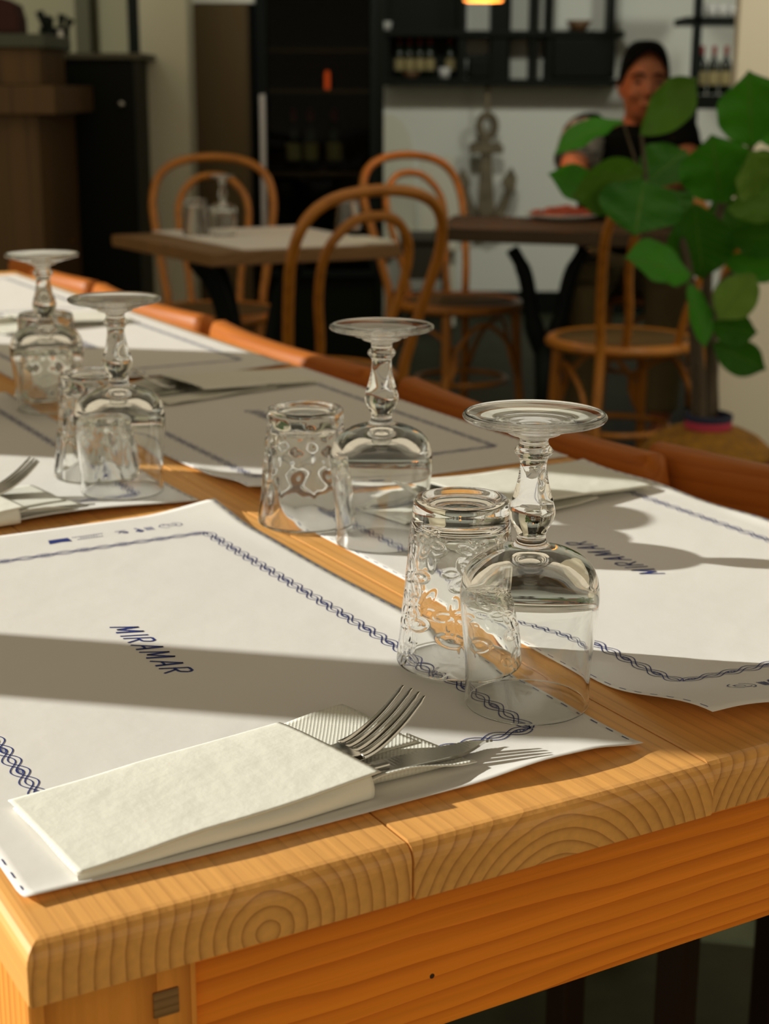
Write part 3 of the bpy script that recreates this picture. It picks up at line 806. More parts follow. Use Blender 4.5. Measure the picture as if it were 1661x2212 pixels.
def pedestal(parent, h, spread, ang=0.0, r=.026, arms=4):
    """cast-iron base: four feet, column, four curved arms that carry the top"""
    ca, sa = cos(ang), sin(ang)
    def rot(p): return (p[0]*ca - p[1]*sa, p[0]*sa + p[1]*ca, p[2])
    sweep('column', [(0, 0, .10), (0, 0, h*.3), (0, 0, h*.52)], [r*1.5, r*1.15, r*1.5], M_iron, parent, 14)
    for k in range(4):
        a = PI/4 + k*PI/2; dx, dy = cos(a), sin(a)
        sweep('foot', [rot(p) for p in spline([(0, 0, .13), (dx*.10, dy*.10, .12), (dx*.20, dy*.20, .05), (dx*.28, dy*.28, .016)], 5)], [r*1.1]*6 + [r*.9]*6 + [r*.55]*4, M_iron, parent, 10)
        if arms == 2:
            if k > 1: continue
            dx, dy = (1, 0) if k else (-1, 0)
        sweep('arm', [rot(p) for p in spline([(0, 0, h*.46), (dx*spread*.35, dy*spread*.35, h*.60), (dx*spread*.62, dy*spread*.62, h*.82), (dx*spread, dy*spread, h - .045)], 5)], [r*1.2]*6 + [r*.95]*6 + [r*.8]*4, M_iron, parent, 10)
pedestal(t2o, H2, .2)
# what is laid on it
def lay(o, px, py, Z, label, cat, group=None, rz=0.0):
    p = at(px, py, Z=Z); o.location = p; o.rotation_euler = (0, 0, rz)
    return tag(o, label, cat, group)
d0 = at(328, 500, Z=H2+.001); d1 = at(527, 540, Z=H2+.001); d2 = at(855, 527, Z=H2+.001); d3 = at(640, 488, Z=H2+.001)
pm = slab('paper_mat', [d0, d1, d2, d3], H2 + .0006, H2 + .0020, M_paper, None, (0, 0), .0003)
tag(pm, 'plain white paper mat on the small laid cafe table', 'placemat')
lay(goblet(0, 0, 'x', g1), 483, 508, H2 + .0025, 'upturned wine glass on the small laid cafe table', 'wine glass')
bpy.context.view_layer.objects  # keep order
P, nin = tumbler_prof(.0345, .0262, .0900, 20)
tb = lathe('tumbler', P, M_glass, None, 64, None, S)
lay(tb, 424, 507, H2 + .0025, 'plain tumbler next to the wine glass on the small laid cafe table', 'tumbler')
tb2 = tb.copy(); COL.objects.link(tb2)
lay(tb2, 752, 497, H2 + .0025, 'plain tumbler at the right of the laid cafe table, seen through a chair back', 'tumbler')
a = at(745, 524, Z=H2)
nb = box('napkin', -.045, .045, -.085, .085, 0, .008, M_napkin, None, .003)
lay(nb, 790, 522, H2 + .0022, 'small folded white napkin at the right end of the laid cafe table', 'napkin', None, .5)

# ------------------------------------------------------------------ dark table with the plate
H3 = .735
e0 = at(938, 492, Z=H3); e1 = at(1195, 529, Z=H3); wid = 1.02
dirx = (e1 - e0).normalized(); f0 = at(965, 470, Z=H3)
# front edge runs right and slightly towards the camera
q0 = e0; q1 = e0 + Vector((.95, -.30, 0)); q2 = q1 + Vector((.10, .62, 0)); q3 = q0 + Vector((.08, .55, 0))
q1 = q0 + Vector((.74, -.23, 0)); q2 = q1 + Vector((.08, .50, 0)); q3 = q0 + Vector((.08, .50, 0))
t3o = empty('bistro_table', ((q0.x+q2.x)/2 - .05, (q0.y+q2.y)/2, 0)); tag(t3o, 'dark wooden bistro table on a cast iron base in front of the seated man', 'table')
slab('table_top', [q0, q1, q2, q3], H3 - .040, H3, M_darktop, t3o, t3o.location)
pedestal(t3o, H3 - .03, .115, .1, .026, 2)
pl = empty('food_plate'); lay(pl, 1215, 474, H3 + .001, 'white plate of red food on the dark bistro table', 'plate')
M_plate = mat('white_china', (0.62, 0.62, 0.60), .25)
lathe('plate', [(0, .004), (.065, .004), (.085, .010), (.118, .020), (.120, .018), (.088, .004), (.07, 0), (0, 0)], M_plate, pl, 48)
M_red = mat('red_food', (0.36, 0.055, 0.015), .45, bump=(120, .8), noise=(60, (0.22, 0.025, 0.01)))
rnd = random.Random(5); bm = bmesh.new()
for k in range(46):
    a, r = rnd.uniform(0, 2*PI), .082*math.sqrt(rnd.random())
    bmesh.ops.create_icosphere(bm, subdivisions=2, radius=rnd.uniform(.012, .022), matrix=Matrix.Translation((r*cos(a), r*sin(a), .016 + .020*(1-r/.085))) @ Matrix.Diagonal((1.2, .9, .7, 1)))
fd = obj_bm('food', bm, M_red, pl, True); fd['kind'] = 'stuff'

# ------------------------------------------------------------------ white chair and crate behind
wc = empty('white_chair', at(900, 560, 7.5).xyz * 1); wc.location.z = 0
tag(wc, 'pale plastic chair with a rounded back against the white wall', 'chair')
def wpart(name, px0, px1, py0, py1, Y, dep, m, bev=.02):
    o = pbox(name, px0, px1, py0, py1, Y, dep, m, wc, bev)
    for v in o.data.vertices: v.co -= wc.location
    return o
def outline(name, pix, Y, dep, m, parent=None, org=Vector((0, 0, 0)), bev=.004):
    bm = bmesh.new(); A = [at(x, y, Y) for x, y in pix]
    fr = [bm.verts.new(p - org) for p in A]; bk = [bm.verts.new(p + Vector((0, dep, 0)) - org) for p in A]
    bm.faces.new(fr); bm.faces.new(bk[::-1]); n = len(A)
    for i in range(n): bm.faces.new((fr[i], bk[i], bk[(i+1) % n], fr[(i+1) % n]))
    if bev: bmesh.ops.bevel(bm, geom=[e for e in bm.edges if abs(e.verts[0].co.y - e.verts[1].co.y) < 1e-4], offset=bev, segments=2, affect='EDGES')
    return obj_bm(name, bm, m, parent)
outline('backrest', [(822, 246), (845, 248), (868, 262), (884, 290), (892, 330), (900, 420), (902, 560), (822, 560)], 7.75, .06, M_pale, wc, wc.location)
outline('side_panel', [(905, 345), (978, 338), (986, 400), (994, 474), (990, 520), (905, 520)], 7.45, .05, M_pale, wc, wc.location)
wpart('seat', 826, 990, 520, 545, 7.42, .38, M_pale)
for px in (836, 976): wpart('leg', px-8, px+8, 545, 705, 7.5, .04, M_pale, .004)
cr = empty('storage_crate', at(918, 606, 7.0).xyz); zc = cr.location.z; cr.location.z = 0
tag(cr, 'dark storage crate on a stand behind the middle bentwood chairs', 'crate')
def cpart(name, *a, **k):
    o = pbox(name, *a, **k)
    for v in o.data.vertices: v.co -= cr.location
    o.parent = cr; return o
M_crate = mat('dark_brown_crate', (0.030, 0.026, 0.014), .7)
cpart('crate_body', 868, 966, 524, 604, 7.0, .34, M_crate)
cpart('crate_lid', 864, 970, 515, 525, 6.98, .38, M_crate)
for px in (874, 958): cpart('leg', px-5, px+5, 604, 760, 7.02, .03, M_crate)

# ------------------------------------------------------------------ anchor on the wall
AY = WY - .16
an = empty('wooden_anchor', at(1050, 470, AY)); az_ = an.location.copy()
tag(an, 'weathered wooden anchor hung by a rope on the white wall', 'anchor')
outline('shank', [(1040, 300), (1060, 300), (1068, 440), (1074, 490), (1022, 490), (1034, 440)], AY, .05, M_anchor, an, az_)
outline('stock', [(1014, 312), (1026, 306), (1040, 313), (1060, 313), (1076, 306), (1088, 316), (1086, 334), (1074, 330), (1026, 330), (1016, 334)], AY - .02, .06, M_anchor, an, az_)
ringpts = [at(1052 + 17*cos(2*PI*k/24), 272 + 23*sin(2*PI*k/24), AY + .02) - az_ for k in range(24)]
sweep('ring', ringpts, .021, M_anchor, an, 10, 1, None, True)
outline('arm', [(1060, 470), (1078, 440), (1094, 405), (1108, 415), (1098, 450), (1078, 486), (1050, 500)], AY, .05, M_anchor, an, az_)
outline('arm', [(1040, 470), (1022, 440), (1010, 405), (995, 415), (1004, 450), (1024, 486), (1050, 500)], AY, .05, M_anchor, an, az_)
outline('fluke', [(1084, 392), (1106, 362), (1117, 386), (1112, 404), (1112, 420), (1098, 412), (1088, 408)], AY - .01, .06, M_anchor, an, az_)
outline('fluke', [(1016, 392), (1000, 362), (988, 386), (990, 404), (990, 420), (1004, 412), (1014, 408)], AY - .01, .06, M_anchor, an, az_)
sweep('rope', [at(1052, 250, AY+.02) - az_, at(1053, 220, AY+.02) - az_, at(1053, 184, AY+.02) - az_], .010, M_rope, an, 8)

# ------------------------------------------------------------------ black wall shelf with bar things
SY = WY - .22
ws = empty('wall_shelf', at(1080, 186, SY)); wo = ws.location.copy()
tag(ws, 'long black wall shelf over the anchor, two levels', 'shelf')
def spart(name, *a, root=ws, **k):
    o = pbox(name, *a, **k)
    for v in o.data.vertices: v.co -= root.location
    o.parent = root; return o
spart('shelf_board', 828, 1346, 170, 185, SY, .20, M_black)
spart('shelf_board', 828, 1350, 66, 80, SY, .20, M_black)
for p0, p1 in ((826, 842), (990, 1008), (1062, 1100), (1148, 1160), (1182, 1196), (1318, 1332)):
    spart('upright', p0, p1, -120, 171 if p1 < 1300 else 66, SY + .02, .17, M_black)
spart('back_panel', 842, 990, -120, 171, SY + .19, .015, M_black)
spart('back_panel', 1100, 1104, -120, 171, SY + .19, .015, M_black)
spart('cross_bar', 990, 1100, 118, 128, SY + .04, .03, M_black)
sb = pbox('storage_box', 1194, 1330, 82, 170, SY + .01, .18, M_black, None, .012)
tag(sb, 'black storage box on the lower wall shelf left of the man', 'box')
sb = pbox('storage_box', 1012, 1060, 126, 170, SY + .02, .16, M_black, None, .012)
tag(sb, 'small black storage box on the lower wall shelf above the anchor', 'box')
def bottle_prof(h=.30, r=.037):
    return [(0, .004), (r*.7, 0), (r, .004), (r, h*.58), (r*.92, h*.66), (r*.42, h*.76), (r*.36, h*.80), (r*.36, h*.96), (r*.42, h*.965), (r*.42, h), (0, h)]
bot = None
def bottle(px, py, Y, label, group, caps=True, sc=1.0):
    global bot
    if bot is None:
        o = lathe('bottle', bottle_prof(), M_bottle, None, 24)
        lathe('capsule', [(.0140, .245), (.0150, .246), (.0160, .3015), (0, .3025)], M_capsule, o, 20)
        lathe('paper_label', [(.0372, .06), (.0378, .062), (.0378, .14), (.0372, .142)], M_cream, o, 24)
        bot = o
    else: o = copy_tree(bot)
    o.location = at(px, py, Y); o.scale = (sc, sc, sc)
    return tag(o, label, 'bottle', group)
ORD = ('leftmost', 'second from the left', 'third from the left', 'fourth from the left', 'rightmost')
for i, px in enumerate((862, 884, 906, 928, 972)):
    bottle(px, 169.5, SY + .12, ORD[i] + ' of five dark bottles on the wall shelf', 'bottles in the left bay of the wall shelf', sc=.66)
cu = lathe('cup', [(0, .004), (.02, .004), (.027, .05), (.030, .05), (.023, 0), (0, 0)], M_plate, None, 24)
cu.location = at(960, 168.5, SY + .05); tag(cu, 'small white cup on the lower wall shelf', 'cup')
cu2 = cu.copy(); COL.objects.link(cu2); cu2.location = at(836, 62, SY + .03); cu2.scale = (.8, .8, .8); cu2.location.z = at(836, 65, SY + .03).z
tag(cu2, 'small white cup at the left end of the upper wall shelf', 'cup')
bw = lathe('bowl', [(0, .01), (.03, .01), (.06, .05), (.066, .05), (.034, 0), (0, 0)], mat('brown_clay', (0.12, 0.06, 0.02), .5), None, 28)
bw.location = at(1250, 66, SY + .10); bw.location.z = at(1250, 66, SY).z; tag(bw, 'brown clay bowl on top of the upper wall shelf', 'bowl')
bw2 = bw.copy(); COL.objects.link(bw2); bw2.location = at(888, 169, SY + .045); bw2.scale = (.7, .7, .7); bw2.location.z = at(888, 169.5, SY).z
tag(bw2, 'small brown clay bowl at the left of the lower wall shelf', 'bowl')

# ------------------------------------------------------------------ tall black wine cabinet
KY = 6.45
wk = empty('wine_cabinet', at(683, 600, KY)); wk.location.z = 0
tag(wk, 'tall black glass fronted wine cabinet with a long pale bar handle', 'cabinet')
def kp(name, *a, **k): return spart(name, *a, root=wk, **k)
zt = -90
kp('side_panel', 537, 552, zt, 1000, KY, .55, M_black); kp('side_panel', 812, 828, zt, 1000, KY, .55, M_black)
kp('back_panel', 552, 812, zt, 1000, KY + .53, .02, M_black)
kp('top_panel', 537, 828, zt - 14, zt, KY, .55, M_black)
M_shelfw = mat('cabinet_shelf', (0.085, 0.038, 0.006), .6)
for y in (108, 197, 378): kp('shelf', 553, 811, y - 4, y + 4, KY + .06, .46, M_shelfw)
kp('plinth', 553, 811, 600, 1000, KY + .02, .5, M_black)
dk = empty('door', (0, 0, 0)); dk.parent = wk
def dp_(name, *a, **k):
    o = pbox(name, *a, **k)
    for v in o.data.vertices: v.co -= wk.location
    o.parent = dk; return o
dp_('door_stile', 552, 576, zt, 600, KY - .02, .04, M_blackm); dp_('door_stile', 800, 814, zt, 600, KY - .02, .04, M_blackm)
dp_('door_rail', 576, 800, 585, 600, KY - .02, .04, M_blackm)
pn = dp_('pane', 576, 800, zt, 585, KY, .006, M_pane); pn['label'] = 'dark tinted glass pane'
hd = dp_('handle', 562, 574, 204, 490, KY - .06, .025, mat('pale_handle', (0.60, 0.55, 0.50), .4)); hd['label'] = 'long pale bar handle'
bk = 'bottles on the cabinet shelves'
for y, px, lab in ((377, 635, 'leftmost of the three cream labelled bottles in the wine cabinet'), (377, 672, 'middle one of the three cream labelled bottles in the wine cabinet'), (377, 722, 'rightmost of the three cream labelled bottles in the wine cabinet')):
    bottle(px, y - 4.2, KY + .28, lab, bk, sc=.86)
lp = lathe('candle_lantern', [(0, .0), (.03, 0), (.034, .01), (.034, .075), (.026, .085), (0, .09)], mat('amber_glow', (0.5, 0.06, 0.01), .4, Emission_Color=(1, .10, .01, 1), Emission_Strength=.55), None, 20)
lp.location = at(705, 374, KY + .12) ; lp.location.z = at(705, 238, KY + .12).z - .0
box_ = None
lp.location = at(707, 193, KY + .3); lp.location.z = at(683, 193, KY + .2).z; lp.scale = (.32, .32, .85)
tag(lp, 'small glowing red orange lantern inside the wine cabinet', 'lantern')

# ------------------------------------------------------------------ wine rack at the right
RY = 7.2
wr = empty('wine_rack', at(1540, 330, RY)); wr.location.z = 0; tag(wr, 'black metal wine rack against the wall beside the man', 'rack')
def rp_(name, *a, **k): return spart(name, *a, root=wr, **k)
rp_('upright', 1478, 1496, -120, 1000, RY, .03, M_blackm); rp_('upright', 1606, 1622, -120, 1000, RY, .03, M_blackm)
rp_('shelf', 1482, 1616, 36, 52, RY, .30, M_black); rp_('shelf', 1482, 1616, 205, 236, RY, .30, M_black); rp_('shelf', 1482, 1616, -122, -110, RY, .30, M_black)
for i, px in enumerate((1512, 1538, 1564, 1590)):
    bottle(px, 204, RY + .12, ORD[i + (i == 3)] + ' of the four red capped dark bottles on the wine rack', 'bottles on the wine rack', sc=.70)
for i, px in enumerate((1512, 1536, 1560, 1584)):
    c = cu.copy(); COL.objects.link(c); c.location = at(px, 35.4, RY + .1); c.location.z = at(px, 35.5, RY).z; c.scale = (.9, .9, 1.1)
    tag(c, ORD[i + (i == 3)] + ' of the four pale cups on top of the wine rack', 'cup', 'cups on the wine rack')

# ------------------------------------------------------------------ left counters
Y1 = 5.0
ct = empty('bar_counter', at(50, 570, Y1)); ct.location.z = 0; tag(ct, 'brown wooden bar counter at the left edge of the picture', 'counter')
def cp(name, *a, **k): return spart(name, *a, root=ct, **k)
cp('counter_body', -260, 104, 246, 1100, Y1 + .02, .6, M_counter)
cp('counter_top', -270, 118, 184, 247, Y1 - .02, .66, M_counter)
ub = empty('till_box', at(30, 184, Y1 + .2)); tag(ub, 'brown wooden box with a green grey top standing on the bar counter', 'box')
def up(name, *a, **k): return spart(name, *a, root=ub, **k)
up('box_body', -200, 86, 102, 183.5, Y1 + .08, .4, M_counter)
up('box_lid', -210, 94, 72, 102, Y1 + .06, .44, mat('grey_green_stone', (0.050, 0.060, 0.035), .5))
dpk = outline('folded_cloth', [(-60, 71), (-60, 10), (0, -6), (30, 8), (40, 40), (42, 71)], Y1 + .18, .12, mat('dark_red_cloth', (0.045, 0.012, 0.010), .9), None); tag(dpk, 'dark red cloth bundle on top of the wooden box at the top left corner', 'cloth')
Y2 = 5.68
dc = empty('dark_cabinet', at(205, 600, Y2)); dc.location.z = 0; tag(dc, 'black service cabinet between the wooden counter and the white pillar', 'cabinet')
def dcp(name, *a, **k): return spart(name, *a, root=dc, **k)
dcp('cabinet_body', 96, 304, 128, 1000, Y2, .35, M_black)
dcp('cabinet_top', 92, 306, 114, 128, Y2 - .02, .38, mat('dull_brown_top', (0.08, 0.075, 0.045), .6))
for px, py in ((261, 225), (112, 393)):  # steel knobs added to stand in for two small highlights
    kn = lathe('glint_knob', [(0, .0), (.010, .002), (.012, .012), (.006, .02), (.006, .035), (0, .036)], M_steelb, dc, 16)
    kn.location = at(px, py, Y2 - .034) - dc.location; kn.rotation_euler = (-PI/2, 0, 0)
for seam in ((200, 202),): dcp('door_seam', seam[0], seam[1], 135, 990, Y2 - .003, .004, M_blackm)
hp = empty('cutlery_caddy', at(120, 113.5, Y2 + .1)); tag(hp, 'dark holder stuffed with napkins and utensils on the black service cabinet', 'holder')
lathe('holder', [(0, .004), (.045, .004), (.050, .085), (.054, .085), (.049, 0), (0, 0)], M_black, hp, 24)
for k, (dx, dz, rz) in enumerate(((-.05, .14, .4), (.03, .13, -.3), (.06, .115, -.6), (-.015, .12, .1), (-.03, .125, .2))):
    sweep('utensil', [(dx*.3, 0, .02), (dx*.7, 0, .08), (dx, 0, dz)], [.006, .007, .016], M_black, hp, 8)
sg = lathe('glass_shaker', [(0, .0), (.014, 0), (.016, .05), (.010, .062), (.012, .075), (0, .078)], mat('shaker_metal', (0.6, 0.6, 0.55), .35, .6), None, 20)
sg.location = at(133, 113.5, Y2 + .03); tag(sg, 'small shiny shaker in front of the dark holder on the service cabinet', 'shaker')

# ------------------------------------------------------------------ pendant lamp whose lower rim shows at the top
LY = 5.2
pd = empty('pendant_lamp', at(1044, 3, LY)); tag(pd, 'pendant lamp with a glowing orange rim at the top edge of the picture', 'lamp')
M_glow = mat('lit_amber_shade', (0.8, 0.35, 0.08), .5, Emission_Color=(1, .42, .08, 1), Emission_Strength=0.9)
lathe('lamp_shade', [(.062, .0), (.064, .002), (.064, .05), (.045, .14), (.015, .17), (.012, .17), (.042, .138), (.061, .05), (.060, .002), (.062, 0)], M_glow, pd, 40)
sweep('cord', [(0, 0, .168), (0, 0, .8), (0, 0, 2.9 - pd.location.z)], .004, M_blackm, pd, 8)
bl = bpy.data.lights.new('lamp_bulb', 'POINT'); bl.energy = 4; bl.color = (1, .72, .42); bl.shadow_soft_size = .03
blo = bpy.data.objects.new('lamp_bulb', bl); COL.objects.link(blo); blo.parent = pd; blo.location = (0, 0, .05)

# ------------------------------------------------------------------ fiddle-leaf fig in a woven basket
FY = 3.55
fig = empty('fig_plant', at(1530, 905, FY)); fo = fig.location.copy(); fig.location.z = 0; fo.z = 0
tag(fig, 'fiddle leaf fig with big green leaves standing behind the right hand chair', 'plant')
def leaf_mat():
    m = bpy.data.materials.new('fig_leaf'); m.use_nodes = True; N, L = nodes(m); b = N['Principled BSDF']
    uv = N.new('ShaderNodeTexCoord'); sep = N.new('ShaderNodeSeparateXYZ'); L.new(uv.outputs['UV'], sep.inputs[0])
    def M(op, a, bb=None):
        x = N.new('ShaderNodeMath'); x.operation = op
        for i, s in enumerate((a, bb)):
            if s is None: continue
            if hasattr(s, 'node'): L.new(s, x.inputs[i])
            else: x.inputs[i].default_value = s
        return x.outputs[0]
    ax = M('ABSOLUTE', M('SUBTRACT', sep.outputs[0], .5))
    mid = M('LESS_THAN', ax, .014)
    v = M('FRACT', M('MULTIPLY', M('SUBTRACT', sep.outputs[1], M('MULTIPLY', ax, .55)), 8.0))
    side = M('LESS_THAN', M('ABSOLUTE', M('SUBTRACT', v, .5)), .055)
    vein = M('MAXIMUM', mid, M('MULTIPLY', side, .6))
    nz = N.new('ShaderNodeTexNoise'); nz.inputs['Scale'].default_value = 9; L.new(uv.outputs['Object'], nz.inputs['Vector'])
    r = N.new('ShaderNodeValToRGB'); r.color_ramp.elements[0].position = .3; r.color_ramp.elements[1].position = .7
    r.color_ramp.elements[0].color = (.014, .13, .004, 1); r.color_ramp.elements[1].color = (.045, .27, .008, 1); L.new(nz.outputs['Fac'], r.inputs['Fac'])
    oi = N.new('ShaderNodeObjectInfo')
    mx0 = N.new('ShaderNodeMix'); mx0.data_type = 'RGBA'; L.new(oi.outputs['Color'], mx0.inputs[7]); L.new(r.outputs['Color'], mx0.inputs[6]); mx0.inputs['Factor'].default_value = .55
    mx = N.new('ShaderNodeMix'); mx.data_type = 'RGBA'; L.new(vein, mx.inputs['Factor']); L.new(mx0.outputs[2], mx.inputs[6]); mx.inputs[7].default_value = (.10, .22, .03, 1)
    geo = N.new('ShaderNodeNewGeometry')
    mx2 = N.new('ShaderNodeMix'); mx2.data_type = 'RGBA'; L.new(geo.outputs['Backfacing'], mx2.inputs['Factor']); L.new(mx.outputs[2], mx2.inputs[6]); mx2.inputs[7].default_value = (.10, .17, .035, 1)
    L.new(mx2.outputs[2], b.inputs['Base Color']); b.inputs['Roughness'].default_value = .45; b.inputs['Specular IOR Level'].default_value = .22
    bn = N.new('ShaderNodeBump'); bn.inputs['Strength'].default_value = .5; bn.inputs['Distance'].default_value = .004; bn.invert = True
    L.new(vein, bn.inputs['Height']); L.new(bn.outputs['Normal'], b.inputs['Normal'])
    # thin leaves let light through
    tr = N.new('ShaderNodeBsdfTranslucent'); tr.inputs[0].default_value = (.10, .30, .02, 1)
    ms = N.new('ShaderNodeMixShader'); ms.inputs[0].default_value = .22
    L.new(b.outputs[0], ms.inputs[1]); L.new(tr.outputs[0], ms.inputs[2]); L.new(ms.outputs[0], N['Material Output'].inputs['Surface'])
    return m
M_leaf = leaf_mat()
def leaf(base, tip, wpx, Y, roll=0.0, dY=0.0, bend=.12, col=(.03, .16, .012), lab=None, cup=.25):
    A, B = at(*base, Y), at(*tip, Y + dY)
    ax = (B - A); Ln = ax.length; ax.normalize()
    view = Vector((0, -1, .15))
    side = ax.cross(view).normalized()
    side = (Matrix.Rotation(roll, 3, ax) @ side).normalized(); nrm = side.cross(ax).normalized()
    W = 1.18*wpx/FPX*Y/2/max(.25, abs(cos(roll)))
    n, m = 24, 12; V, F, UV = [], [], []
    for i in range(n+1):
        s = i/n
        q_ = (s - .58)/(.58 if s < .58 else .425); w = W*max(0.0, 1 - abs(q_)**(1.9 if s < .58 else 2.5))**.85
        if s < .02 or i == n: w = max(w, W*.02)
        for j in range(m+1):
            t = j/m*2 - 1
            ruf = .05*W*sin(s*17 + t*2)*abs(t)
            z = -bend*Ln*(s*s) + cup*w*t*t*.8 + ruf + .02*W*cos(t*PI*3)*sin(s*20)
            p = A + ax*(Ln*s*(1 - .06*t*t)) + side*(w*t) + nrm*z
            V.append(tuple(p - fo)); UV.append((j/m, s))
    for i in range(n):
        for j in range(m): a = i*(m+1)+j; F.append((a, a+1, a+m+2, a+m+1))
    o = obj('leaf', V, F, M_leaf, fig, True, 1.0, UV); o.color = (*col, 1)
    return o
G = (.060, .36, .015); DK = (.018, .11, .008); OL = (.13, .22, .022); PA = (.27, .38, .07)
leaf((1385, 292), (1497, 168), 78, FY - .12, .35, .06, -.10, OL)
leaf((1345, 262), (1196, 292), 40, FY - .10, 1.0, -.05, .28, G)
leaf((1622, 318), (1622, 156), 132, FY + .02, .1, -.06, .08, G)
leaf((1700, 330), (1668, 170), 110, FY + .10, -.3, 0, .08, G)
leaf((1560, 440), (1538, 296), 132, FY - .05, -.2, -.05, .10, G)
leaf((1625, 430), (1630, 330), 84, FY - .08, .5, -.08, .10, PA)
leaf((1310, 436), (1198, 366), 66, FY - .05, .5, -.05, .16, G)
leaf((1392, 372), (1243, 428), 92, FY - .14, -.45, -.10, .06, OL)
leaf((1392, 388), (1372, 506), 150, FY - .18, .1, -.10, .05, DK)
leaf((1392, 400), (1485, 318), 92, FY - .06, -.5, .05, .06, DK)
leaf((1492, 596), (1360, 545), 74, FY - .12, .75, -.08, .10, G)
leaf((1500, 440), (1520, 610), 118, FY - .02, .2, .02, .10, DK)
leaf((1540, 430), (1590, 560), 120, FY + .05, -.4, .04, .12, DK)
leaf((1630, 592), (1552, 690), 76, FY - .06, .3, -.05, .08, PA)
leaf((1487, 610), (1532, 752), 50, FY - .08, -.7, -.02, .06, G)
leaf((1535, 702), (1632, 722), 62, FY - .04, .3, -.05, .18, DK)
leaf((1540, 742), (1652, 800), 66, FY - .02, .2, -.05, .20, DK)
leaf((1570, 452), (1720, 430), 74, FY - .03, -.6, -.06, .10, OL)
leaf((1570, 510), (1720, 520), 66, FY - .01, .6, -.03, .14, DK)
leaf((1560, 560), (1715, 588), 60, FY + .02, .4, .0, .16, G)
leaf((1590, 430), (1700, 340), 90, FY + .06, .3, .05, .10, DK)
leaf((1450, 470), (1440, 400), 90, FY + .05, .2, .05, .10, DK)
leaf((1620, 330), (1668, 420), 60, FY + .06, .3, .05, .10, G)
M_stem = mat('fig_stem', (0.11, 0.085, 0.055), .8, bump=(50, .5))
def stem(pts, r, Yo=0):
    P = spline([tuple(at(x, y, FY + Yo) - fo) for x, y in pts], 6)
    return sweep('stem', P, [r*(1 - .4*i/len(P)) for i in range(len(P))], M_stem, fig, 10)
stem([(1505, 930), (1500, 780), (1490, 600), (1455, 470), (1395, 395)], .013)
stem([(1525, 935), (1535, 780), (1528, 600), (1560, 440), (1625, 310)], .014, .03)
stem([(1545, 935), (1540, 760), (1545, 640), (1590, 580)], .012, .05)
stem([(1515, 935), (1515, 820), (1500, 640), (1490, 590)], .011, -.03)
stem([(1395, 398), (1392, 350), (1385, 290)], .006, -.1)
stem([(1450, 465), (1400, 420), (1345, 262)], .004, -.04)
bk_ = empty('woven_basket', (fig.location.x, FY, 0)); tag(bk_, 'round yellow and red woven basket holding the fig, behind the right hand chair', 'basket')
M_yel = mat('ochre_weave', (0.44, 0.205, 0.008), .75, bump=(110, .8), noise=(40, (0.24, 0.11, 0.008)))
M_redw = mat('red_weave', (0.22, 0.022, 0.012), .75, bump=(110, .8))
M_pink = mat('pink_weave', (0.55, 0.045, 0.10), .7, bump=(110, .6)); M_navy = mat('navy_weave', (0.018, 0.026, 0.075), .7, bump=(110, .6))
zc_ = at(1528, 920, FY).z; k_ = FY/FPX
lathe('basket_shoulder', [(.050, zc_ - .004), (.085, zc_ - .008), (.120, zc_ - .025), (.150, zc_ - .052), (.156, zc_ - .064), (.150, zc_ - .064), (.10, zc_ - .03), (.048, zc_ - .012)], M_yel, bk_, 56)
lathe('basket_body', [(.150, zc_ - .060), (.160, zc_ - .075), (.185, zc_ - .18), (.190, zc_ - .30), (.17, .12), (.14, 0.001), (0, 0.001), (0, .02), (.13, .02), (.15, zc_ - .1)], M_redw, bk_, 56)
lathe('collar', [(.052, zc_ - .008), (.0545, zc_), (.0545, zc_ + .016), (.050, zc_ + .016), (.050, zc_ - .008)], M_pink, bk_, 48)
lathe('collar_rim', [(.0545, zc_ + .014), (.056, zc_ + .020), (.056, zc_ + .028), (.051, zc_ + .030), (.048, zc_ + .022), (.050, zc_ + .014)], M_navy, bk_, 48)
lathe('soil', [(0, zc_ + .012), (.0495, zc_ + .010), (.0495, zc_ + .002), (0, zc_ + .002)], mat('dark_soil', (0.02, 0.014, 0.008), .95, bump=(90, 1)), bk_, 32)

# ------------------------------------------------------------------ the seated man
MY = 5.35
M_skin = mat('skin', (0.44, 0.15, 0.065), .55, bump=(60, .05))
M_shirt = mat('black_tshirt', (0.006, 0.007, 0.006), .9, spec=.05, bump=(30, .3))
M_hair = mat('black_hair', (0.005, 0.005, 0.004), .7, spec=.08, bump=(160, .8))
M_khaki = mat('khaki_trousers', (0.17, 0.135, 0.06), .85, bump=(25, .3))
man = empty('person', (at(1385, 500, MY).x, MY, 0))
tag(man, 'dark haired man in black T-shirt with grey printed sleeve behind the dark table', 'person')
mo = Vector(man.location)
def mp_(x, y, dY=0.0): return at(x, y, MY + dY) - mo
def loft(V, F, rings, seg=20):
    """rings: (centre, half width x, half depth y) stacked along z-ish"""
    b = len(V); n = len(rings)
    for c, rx, ry in rings:
        for k in range(seg):
            a = 2*PI*k/seg; V.append((c[0] + rx*cos(a), c[1] + ry*sin(a), c[2]))
    for i in range(n-1):
        for k in range(seg): k2 = (k+1) % seg; F.append((b+i*seg+k, b+i*seg+k2, b+(i+1)*seg+k2, b+(i+1)*seg+k))
    F.append(tuple(b+k for k in range(seg-1, -1, -1))); F.append(tuple(b+(n-1)*seg+k for k in range(seg)))
